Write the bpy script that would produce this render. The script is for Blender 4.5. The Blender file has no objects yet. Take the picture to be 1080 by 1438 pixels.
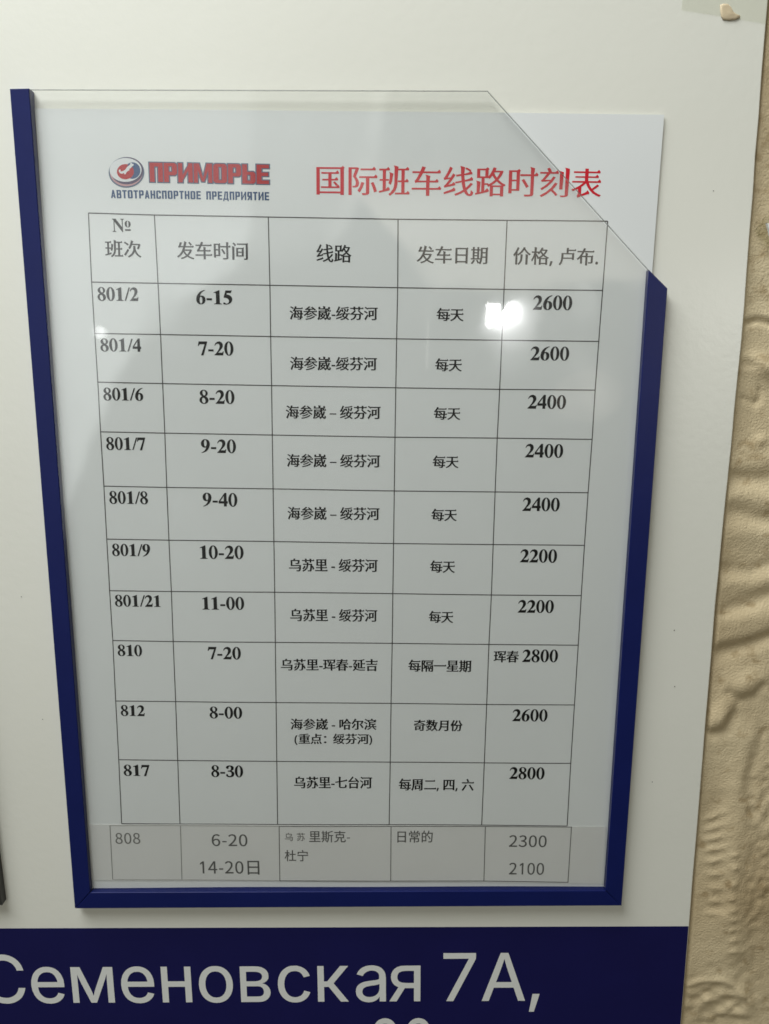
import bpy, math, random
import numpy as np
from mathutils import Vector
from mathutils.geometry import delaunay_2d_cdt

random.seed(7)
rng = np.random.default_rng(7)
scene = bpy.context.scene
COL = scene.collection

# ------------------------------------------------------------------ camera
# The board stands upright in the plane y = 0 and faces -y.  The camera is held 28 cm in front of it
# and tipped down by 11 degrees.
CAM_H, PITCH = 0.278, math.radians(11.2)
cam = bpy.data.cameras.new('camera')
cam.sensor_fit = 'HORIZONTAL'
cam.sensor_width = 27.0
cam.lens = 27.0
cam.clip_start, cam.clip_end = 0.01, 50
cam_ob = bpy.data.objects.new('camera', cam)
cam_ob.location = (0, -CAM_H, 0)
cam_ob.rotation_euler = (math.pi / 2 - PITCH, 0, 0)
COL.objects.link(cam_ob)
scene.camera = cam_ob
SN, CS = math.sin(PITCH), math.cos(PITCH)


def at(px, py, y=0.0):
    """photo pixel -> (x, z) on the upright plane at depth y"""
    u, v = (px - 540) / 1080, (py - 719) / 1080
    t = (y + CAM_H) / (CS - v * SN)
    return u * t, (-SN - v * CS) * t


# ------------------------------------------------------------------ light: a dim room, a bright window side, a few lamps
world = bpy.data.worlds.new('World')
scene.world = world
world.use_nodes = True


def build_world():
    """the room the board faces, painted so the sheet mirrors it: dim, with a bright side to the left, a pale wall strip to the right and
    the dark shape of whoever stands in front of the board between them, all by direction"""
    nt = world.node_tree
    bg = nt.nodes['Background']
    L = nt.links.new

    def math_(op, a, b=None, c=None, clamp=False):
        n = nt.nodes.new('ShaderNodeMath')
        n.operation = op
        n.use_clamp = clamp
        for i, q in enumerate((a, b, c)):
            if q is None:
                continue
            if isinstance(q, (int, float)):
                n.inputs[i].default_value = q
            else:
                L(q, n.inputs[i])
        return n.outputs[0]

    def step(x, lo, hi, out0=0.0, out1=1.0):
        n = nt.nodes.new('ShaderNodeMapRange')
        n.interpolation_type = 'SMOOTHSTEP'
        L(x, n.inputs[0])
        n.inputs[1].default_value, n.inputs[2].default_value = lo, hi
        n.inputs[3].default_value, n.inputs[4].default_value = out0, out1
        return n.outputs[0]
    tc = nt.nodes.new('ShaderNodeTexCoord')
    sep = nt.nodes.new('ShaderNodeSeparateXYZ')
    L(tc.outputs['Generated'], sep.inputs[0])
    back = math_('MAXIMUM', math_('MULTIPLY', sep.outputs[1], -1), 0.02)
    a = math_('DIVIDE', sep.outputs[0], back)
    b = math_('DIVIDE', sep.outputs[2], back)
    front = step(math_('MULTIPLY', sep.outputs[1], -1), 0.02, 0.2)
    nz = nt.nodes.new('ShaderNodeTexNoise')
    nz.inputs['Scale'].default_value = 4.0
    nz.inputs['Detail'].default_value = 3
    L(tc.outputs['Generated'], nz.inputs['Vector'])
    wob = math_('MULTIPLY', math_('SUBTRACT', nz.outputs['Fac'], 0.5), 0.06)

    def tan(px, py):
        x, z = at(px, py, -0.0028)
        return x / (CAM_H - 0.0028), z / (CAM_H - 0.0028)

    def border(pts):
        """a as a function of b along a polyline of directions"""
        n = nt.nodes.new('ShaderNodeFloatCurve')
        cu = n.mapping.curves[0]
        q = sorted((((tan(*p)[1] + 1.5) / 3, (tan(*p)[0] + 1.5) / 3) for p in pts))
        q = [(0.0, q[0][1])] + q + [(1.0, q[-1][1])]
        cu.points[0].location, cu.points[1].location = q[0], q[-1]
        for p in q[1:-1]:
            cu.points.new(*p)
        for p in cu.points:
            p.handle_type = 'VECTOR'
        n.mapping.update()
        L(math_('MULTIPLY_ADD', b, 1 / 3, 0.5), n.inputs['Value'])
        return math_('MULTIPLY_ADD', n.outputs[0], 3, -1.5)
    aw = math_('ADD', a, wob)
    bw = math_('ADD', b, wob)
    # bright side on the left
    d = math_('SUBTRACT', border([(362, 80), (362, 330), (345, 378), (300, 400), (240, 428), (205, 465), (168, 532), (140, 610), (112, 705), (84, 800), (40, 1000)]), aw)
    m1 = math_('MULTIPLY', step(d, 0.0, 0.018), step(a, -0.55, -0.48))
    m1 = math_('MULTIPLY', m1, step(b, -0.75, 0.1, 0.2, 1.0))
    m1 = math_('MULTIPLY', m1, step(b, 0.66, 0.56))
    m1 = math_('MULTIPLY', m1, step(b, tan(0, 230)[1], tan(0, 400)[1], 0.30, 1.0))
    # fainter pane beside it
    d = math_('SUBTRACT', border([(566, 60), (552, 130), (538, 210), (500, 300), (472, 350), (380, 380), (300, 400)]), aw)
    m2 = math_('MULTIPLY', step(d, 0.0, 0.014), step(b, tan(0, 400)[1], tan(0, 330)[1]))
    m2 = math_('MULTIPLY', m2, step(a, -0.55, -0.48))
    m2 = math_('MULTIPLY', m2, step(b, 0.66, 0.56))
    # streak of light painted along the edge of that pane
    m6 = math_('MULTIPLY', step(d, -0.004, 0.006), step(d, 0.030, 0.012))
    m6 = math_('MULTIPLY', m6, step(b, tan(0, 360)[1], tan(0, 320)[1]))
    m6 = math_('MULTIPLY', m6, step(b, 0.66, 0.56))
    # pale wall strip on the right
    lo = math_('SUBTRACT', aw, border([(480, 250), (505, 290), (545, 330), (566, 350), (590, 392), (640, 440)]))
    m3 = math_('MULTIPLY', step(lo, 0.0, 0.02), step(bw, tan(0, 408)[1], tan(0, 388)[1]))
    m3 = math_('MULTIPLY', m3, step(bw, tan(0, 205)[1], tan(0, 300)[1]))
    m3 = math_('MULTIPLY', m3, step(a, 0.52, 0.42))
    # random pale patches painted in to mottle the reflection, low contrast
    n2 = nt.nodes.new('ShaderNodeTexNoise')
    n2.inputs['Scale'].default_value = 7.0
    n2.inputs['Detail'].default_value = 2
    L(tc.outputs['Generated'], n2.inputs['Vector'])
    m4 = math_('MULTIPLY', step(n2.outputs['Fac'], 0.50, 0.68), step(a, 0.12, 0.3))
    m4 = math_('MULTIPLY', m4, step(b, tan(0, 720)[1], tan(0, 560)[1]))
    m4 = math_('MULTIPLY', m4, step(a, 0.52, 0.42))
    # soft grey added to lift the sheet's reflection, fading out towards the lower right
    m5 = step(math_('MULTIPLY_ADD', a, -0.75, b), -0.62, 0.10)
    m5 = math_('MULTIPLY', m5, step(a, -0.55, -0.48))
    m5 = math_('MULTIPLY', m5, step(a, 0.52, 0.42))
    m5 = math_('MULTIPLY', m5, step(b, 0.66, 0.56))
    total = None
    for m, col, s in ((m1, (0.96, 1.0, 0.99), W_LEFT), (m2, (1.0, 1.0, 0.95), W_PANE), (m3, (1.0, 0.93, 0.80), W_STRIP), (m4, (1.0, 0.94, 0.86), W_ROOM), (m5, (0.97, 1.0, 0.95), W_SOFT), (m6, (1.0, 1.0, 0.94), 0.55)):
        n = nt.nodes.new('ShaderNodeVectorMath')
        n.operation = 'SCALE'
        n.inputs[0].default_value = [c * s for c in col]
        L(math_('MULTIPLY', m, front), n.inputs['Scale'])
        if total is None:
            total = n.outputs[0]
        else:
            ad = nt.nodes.new('ShaderNodeVectorMath')
            ad.operation = 'ADD'
            L(total, ad.inputs[0])
            L(n.outputs[0], ad.inputs[1])
            total = ad.outputs[0]
    ad = nt.nodes.new('ShaderNodeVectorMath')
    ad.operation = 'ADD'
    L(total, ad.inputs[0])
    ad.inputs[1].default_value = (W_BASE * 1.0, W_BASE * 0.95, W_BASE * 0.50)
    L(ad.outputs[0], bg.inputs[0])
    bg.inputs[1].default_value = 1.0
    world.cycles.sampling_method = 'MANUAL'
    world.cycles.sample_map_resolution = 512


W_LEFT, W_PANE, W_STRIP, W_ROOM, W_SOFT, W_BASE = 2.0, 0.45, 1.4, 1.0, 0.26, 0.025
build_world()

scene.view_settings.view_transform = 'Standard'
scene.view_settings.look = 'None'
scene.view_settings.exposure = 0
scene.view_settings.gamma = 1
scene.view_settings.use_curve_mapping = False
scene.cycles.filter_width = 1.6
scene.cycles.transparent_max_bounces = 16


def lamp(name, loc, aim, sx, sy, radiance, colour, roll=0.0, shape='RECTANGLE'):
    l = bpy.data.lights.new(name, 'AREA')
    l.shape = shape
    l.size, l.size_y = sx, sy
    area = sx * sy * (math.pi / 4 if shape == 'ELLIPSE' else 1)
    l.energy = radiance * math.pi * area          # lambertian panel of that radiance
    l.color = colour
    o = bpy.data.objects.new(name, l)
    o.location = loc
    q = (Vector(aim) - Vector(loc)).to_track_quat('-Z', 'Y')
    e = q.to_matrix().to_4x4()
    from mathutils import Matrix
    o.rotation_euler = (e @ Matrix.Rotation(roll, 4, 'Z')).to_euler()
    COL.objects.link(o)
    return o


def mirrored(px, py, dist):
    """where something at distance dist from the board stands that the sheet mirrors at that pixel"""
    x, z = at(px, py, -0.0028)
    k = (CAM_H + dist - 0.0028) / (CAM_H - 0.0028)
    return Vector((x * k, -dist, z * k))


def mirrored_panel(name, corners, dist, radiance, colour, shape='RECTANGLE', grow=(0, 0, 0, 0)):
    """rectangle facing +y whose mirror image has those corner pixels (bottom left, bottom right, top left)"""
    a, b, c = (mirrored(x, y, dist) for x, y in corners)
    ex, ez = (b - a), (c - a)
    sx, sy = ex.length, ez.length
    u = ex.normalized()
    w = (ez - u * ez.dot(u)).normalized()
    sy = ez.dot(w)
    mid = a + u * sx / 2 + w * sy / 2
    l = bpy.data.lights.new(name, 'AREA')
    l.shape = shape
    l.size, l.size_y = sx, sy
    area = sx * sy * (math.pi / 4 if shape == 'ELLIPSE' else 1)
    l.energy = radiance * math.pi * area
    l.color = colour
    o = bpy.data.objects.new(name, l)
    from mathutils import Matrix
    # local -Z must look along +y : X axis = -u keeps it right handed
    n = Vector((0, 1, 0))
    zax = -n
    xax = u
    yax = zax.cross(xax)
    M = Matrix((xax, yax, zax)).transposed().to_4x4()
    M.translation = mid
    o.matrix_world = M
    COL.objects.link(o)
    return o


lamp('window_light', (-0.36, -0.27, 0.70), (-0.18, 0, 0.22), 0.56, 0.56, 11.8, (0.93, 0.975, 1.0))
mirrored_panel('window_pane_light', ((684, 457), (701, 457), (684, 427)), 2.2, 32, (1, 1, 1))
mirrored_panel('window_pane_light', ((703, 463), (726, 463), (703, 428)), 2.2, 32, (1, 1, 1), 'ELLIPSE')
mirrored_panel('window_pane_light', ((708, 447), (731, 447), (708, 424)), 2.2, 20, (1, 1, 1), 'ELLIPSE')
mirrored_panel('glare_halo_light', ((676, 472), (742, 472), (676, 414)), 2.3, 0.6, (1, 1, 0.98), 'ELLIPSE')  # unseen lamp added as a soft halo around the pane glare
mirrored_panel('glare_spot_light', ((134, 474), (150, 474), (134, 456)), 2.2, 6, (1, 1, 1), 'ELLIPSE')  # unseen lamp added for the small white glare spot
mirrored_panel('streak_light', ((600, 515), (603, 515), (600, 420)), 1.6, 1.2, (1, 0.97, 0.9))  # unseen thin lamp added for the upright streak in the sheet
mirrored_panel('blotch_light', ((692, 518), (738, 518), (692, 462)), 2.4, 0.9, (0.97, 1, 0.98), 'ELLIPSE')  # unseen lamps, here and below, added for pale blotches the sheet mirrors
mirrored_panel('blotch_light', ((800, 452), (834, 452), (800, 396)), 2.4, 0.7, (1, 1, 0.96), 'ELLIPSE')
mirrored_panel('blotch_light', ((775, 590), (872, 590), (775, 520)), 2.4, 0.35, (1, 0.86, 0.72), 'ELLIPSE')
mirrored_panel('side_lamp_light', ((1035, 470), (1055, 470), (1035, 400)), 1.8, 90, (1, 0.98, 0.92))
mirrored_panel('side_lamp_light', ((995, 600), (1015, 600), (995, 530)), 1.8, 28, (1, 0.98, 0.92))



# ------------------------------------------------------------------ materials
def mat(name, base=(0.8, 0.8, 0.8), rough=0.5, spec=0.5, bump=None, vary=None, metallic=0.0):
    m = bpy.data.materials.new(name)
    m.use_nodes = True
    nt = m.node_tree
    p = nt.nodes['Principled BSDF']
    p.inputs['Base Color'].default_value = (*base, 1)
    p.inputs['Roughness'].default_value = rough
    p.inputs['Specular IOR Level'].default_value = spec
    p.inputs['Metallic'].default_value = metallic
    tc = nt.nodes.new('ShaderNodeTexCoord')
    if vary:
        sc_, amt = vary
        n = nt.nodes.new('ShaderNodeTexNoise')
        n.inputs['Scale'].default_value = sc_
        n.inputs['Detail'].default_value = 5
        r = nt.nodes.new('ShaderNodeValToRGB')
        r.color_ramp.elements[0].position, r.color_ramp.elements[1].position = 0.3, 0.7
        r.color_ramp.elements[0].color = (*[c * (1 - amt) for c in base], 1)
        r.color_ramp.elements[1].color = (*[min(1, c * (1 + amt)) for c in base], 1)
        nt.links.new(tc.outputs['Object'], n.inputs['Vector'])
        nt.links.new(n.outputs['Fac'], r.inputs['Fac'])
        nt.links.new(r.outputs['Color'], p.inputs['Base Color'])
    prev = None
    for sc_, st, dist in (bump or []):
        n = nt.nodes.new('ShaderNodeTexNoise')
        n.inputs['Scale'].default_value = sc_
        n.inputs['Detail'].default_value = 3
        b = nt.nodes.new('ShaderNodeBump')
        b.inputs['Strength'].default_value = st
        b.inputs['Distance'].default_value = dist
        nt.links.new(tc.outputs['Object'], n.inputs['Vector'])
        nt.links.new(n.outputs['Fac'], b.inputs['Height'])
        if prev:
            nt.links.new(prev.outputs[0], b.inputs['Normal'])
        prev = b
    if prev:
        nt.links.new(prev.outputs[0], p.inputs['Normal'])
    return m


def clear_mat(name, tint=(0.992, 0.996, 0.993), f0=0.048, rough=0.028, wave=(9.0, 0.5, 0.0006), gain=1.0):
    """thin clear plastic: see-through plus a surface reflection that grows at grazing angles"""
    m = bpy.data.materials.new(name)
    m.use_nodes = True
    nt = m.node_tree
    nt.nodes.clear()
    out = nt.nodes.new('ShaderNodeOutputMaterial')
    mix = nt.nodes.new('ShaderNodeMixShader')
    tr = nt.nodes.new('ShaderNodeBsdfTransparent')
    tr.inputs[0].default_value = (*tint, 1)
    gl = nt.nodes.new('ShaderNodeBsdfGlossy')
    gl.inputs['Roughness'].default_value = rough
    lw = nt.nodes.new('ShaderNodeLayerWeight')
    lw.inputs['Blend'].default_value = 0.5
    pw = nt.nodes.new('ShaderNodeMath')
    pw.operation = 'POWER'
    pw.inputs[1].default_value = 5
    ma = nt.nodes.new('ShaderNodeMath')
    ma.operation = 'MULTIPLY_ADD'
    ma.inputs[1].default_value = 1 - f0
    ma.inputs[2].default_value = f0 * gain
    tc = nt.nodes.new('ShaderNodeTexCoord')
    n = nt.nodes.new('ShaderNodeTexNoise')
    n.inputs['Scale'].default_value = wave[0]
    n.inputs['Detail'].default_value = 1.5
    b = nt.nodes.new('ShaderNodeBump')
    b.inputs['Strength'].default_value = wave[1]
    b.inputs['Distance'].default_value = wave[2]
    L = nt.links.new
    L(tc.outputs['Object'], n.inputs['Vector'])
    L(n.outputs['Fac'], b.inputs['Height'])
    L(b.outputs[0], gl.inputs['Normal'])
    # finger marks: slightly duller patches
    sm = nt.nodes.new('ShaderNodeTexNoise')
    sm.inputs['Scale'].default_value = 34
    sm.inputs['Detail'].default_value = 5
    mr = nt.nodes.new('ShaderNodeMapRange')
    mr.inputs[1].default_value, mr.inputs[2].default_value = 0.48, 0.72
    mr.inputs[3].default_value, mr.inputs[4].default_value = rough, rough + 0.10
    L(tc.outputs['Object'], sm.inputs['Vector'])
    L(sm.outputs['Fac'], mr.inputs[0])
    L(mr.outputs[0], gl.inputs['Roughness'])
    L(lw.outputs['Facing'], pw.inputs[0])
    L(pw.outputs[0], ma.inputs[0])
    L(ma.outputs[0], mix.inputs[0])
    L(tr.outputs[0], mix.inputs[1])
    L(gl.outputs[0], mix.inputs[2])
    L(mix.outputs[0], out.inputs[0])
    return m


def edge_mat(name, col, opacity):
    m = bpy.data.materials.new(name)
    m.use_nodes = True
    nt = m.node_tree
    p = nt.nodes['Principled BSDF']
    p.inputs['Base Color'].default_value = (*col, 1)
    p.inputs['Roughness'].default_value = 0.3
    p.inputs['Alpha'].default_value = opacity
    return m


M = {
    'board': mat('white_composite', (0.81, 0.795, 0.70), 0.22, 0.35, bump=[(420, 0.09, 0.0006), (1500, 0.04, 0.0003)], vary=(14, 0.012)),
    'board_edge': mat('board_cut_edge', (0.55, 0.53, 0.48), 0.6, 0.3),
    'band': mat('navy_film', (0.0092, 0.0088, 0.074), 0.4, 0.28, bump=[(420, 0.06, 0.0005)], vary=(40, 0.06)),
    'band_text': mat('cut_white_film', (0.76, 0.76, 0.71), 0.4, 0.4),
    'bar': mat('blue_plastic', (0.0075, 0.013, 0.095), 0.33, 0.22, bump=[(160, 0.12, 0.0005)], vary=(60, 0.05)),
    'dark_bar': mat('dark_plastic', (0.035, 0.035, 0.033), 0.35, 0.5, bump=[(160, 0.1, 0.0005)]),
    'clear': clear_mat('clear_acrylic'),
    'clear_back': clear_mat('clear_acrylic_back', wave=(7.0, 0.6, 0.0007), gain=0.8),
    'clear_edge': edge_mat('acrylic_cut_edge', (0.17, 0.185, 0.17), 0.65),
    'paper': mat('copy_paper', (0.79, 0.80, 0.775), 0.75, 0.25, bump=[(900, 0.05, 0.0002)], vary=(25, 0.012)),
    'strip': mat('thin_paper_strip', (0.735, 0.725, 0.69), 0.8, 0.2, bump=[(700, 0.05, 0.0002)], vary=(30, 0.015)),
    'ink': mat('black_print', (0.010, 0.009, 0.009), 0.6, 0.15),
    'line': mat('thin_black_rule', (0.055, 0.05, 0.048), 0.6, 0.3),
    'grey_ink': mat('grey_print', (0.115, 0.112, 0.105), 0.6, 0.3),
    'pale_ink': mat('pale_grey_print', (0.20, 0.195, 0.18), 0.6, 0.3),
    'faint_line': mat('faint_rule', (0.42, 0.41, 0.38), 0.6, 0.3),
    'red_ink': mat('red_print', (0.62, 0.008, 0.022), 0.6, 0.3),
    'logo_red': mat('logo_red_print', (0.46, 0.008, 0.012), 0.6, 0.3),
    'logo_slate': mat('logo_slate_print', (0.085, 0.13, 0.20), 0.6, 0.3),
    'logo_blue': mat('logo_blue_print', (0.035, 0.085, 0.20), 0.6, 0.3),
    'logo_teal': mat('logo_teal_print', (0.008, 0.055, 0.16), 0.6, 0.3),
    'logo_navy': mat('logo_navy_print', (0.075, 0.050, 0.11), 0.6, 0.3),
    'logo_pink': mat('logo_pink_print', (0.55, 0.30, 0.31), 0.6, 0.3),
    'logo_white': mat('logo_white_print', (0.75, 0.76, 0.75), 0.6, 0.3),
    'tape': clear_mat('adhesive_tape', tint=(0.992, 0.995, 0.980), f0=0.010, rough=0.2, wave=(60, 0.3, 0.0004)),
    'glue': mat('dried_glue', (0.64, 0.52, 0.34), 0.6, 0.3, bump=[(350, 0.4, 0.0006)], vary=(200, 0.12)),
    'scrap': clear_mat('clear_film', tint=(0.96, 0.96, 0.93), f0=0.06, rough=0.10, wave=(120, 0.6, 0.002)),
    'sliver_glint': mat('sliver_and_glint_white', (0.78, 0.78, 0.74), 0.35, 0.5),  # white of the bar slivers and of the painted glint on the film
    'paint_fleck': mat('dark_fleck', (0.12, 0.10, 0.08), 0.7, 0.2),
}


# ------------------------------------------------------------------ object helpers
def link(name, me, parent=None):
    o = bpy.data.objects.new(name, me)
    COL.objects.link(o)
    if parent:
        o.parent = parent
        o.matrix_parent_inverse = parent.matrix_world.inverted()
    return o


def obj(name, v, f, m, parent=None, idx=None, smooth=False):
    me = bpy.data.meshes.new(name)
    me.from_pydata([tuple(map(float, p)) for p in v], [], f)
    for mm in (m if isinstance(m, (list, tuple)) else [m]):
        me.materials.append(mm)
    if idx:
        me.polygons.foreach_set('material_index', idx)
    if smooth:
        me.polygons.foreach_set('use_smooth', [True] * len(f))
    me.update()
    return link(name, me, parent)


def thing(name, label, cat, loc, group=None):
    o = bpy.data.objects.new(name, None)
    o.empty_display_size = 0.02
    COL.objects.link(o)
    o.location = loc
    o['label'] = label
    o['category'] = cat
    if group:
        o['group'] = group
    bpy.context.view_layer.update()
    return o


def slab(poly, y0, y1, bevel=0.0):
    """prism over a polygon given counter-clockwise seen from the camera (-y side); y0 = front; front rim chamfered by bevel"""
    n = len(poly)
    v, f = [], []
    if bevel:
        inner = []
        for i in range(n):
            a, b, c = (Vector(poly[i - 1]), Vector(poly[i]), Vector(poly[(i + 1) % n]))
            d0, d1 = (b - a).normalized(), (c - b).normalized()
            n0, n1 = Vector((-d0.y, d0.x)), Vector((-d1.y, d1.x))
            k = n0 + n1
            k = k / max(0.3, k.dot(n1))
            inner.append(b + k * bevel)
        v += [(p.x, y0, p.y) for p in inner]
        v += [(p[0], y0 + bevel, p[1]) for p in poly]
        v += [(p[0], y1, p[1]) for p in poly]
        rings = 3
    else:
        v += [(p[0], y0, p[1]) for p in poly]
        v += [(p[0], y1, p[1]) for p in poly]
        rings = 2
    f.append(list(range(n)))
    for r in range(rings - 1):
        for i in range(n):
            j = (i + 1) % n
            f.append([r * n + i, (r + 1) * n + i, (r + 1) * n + j, r * n + j])
    f.append([(rings - 1) * n + i for i in reversed(range(n))])
    return v, f


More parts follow.
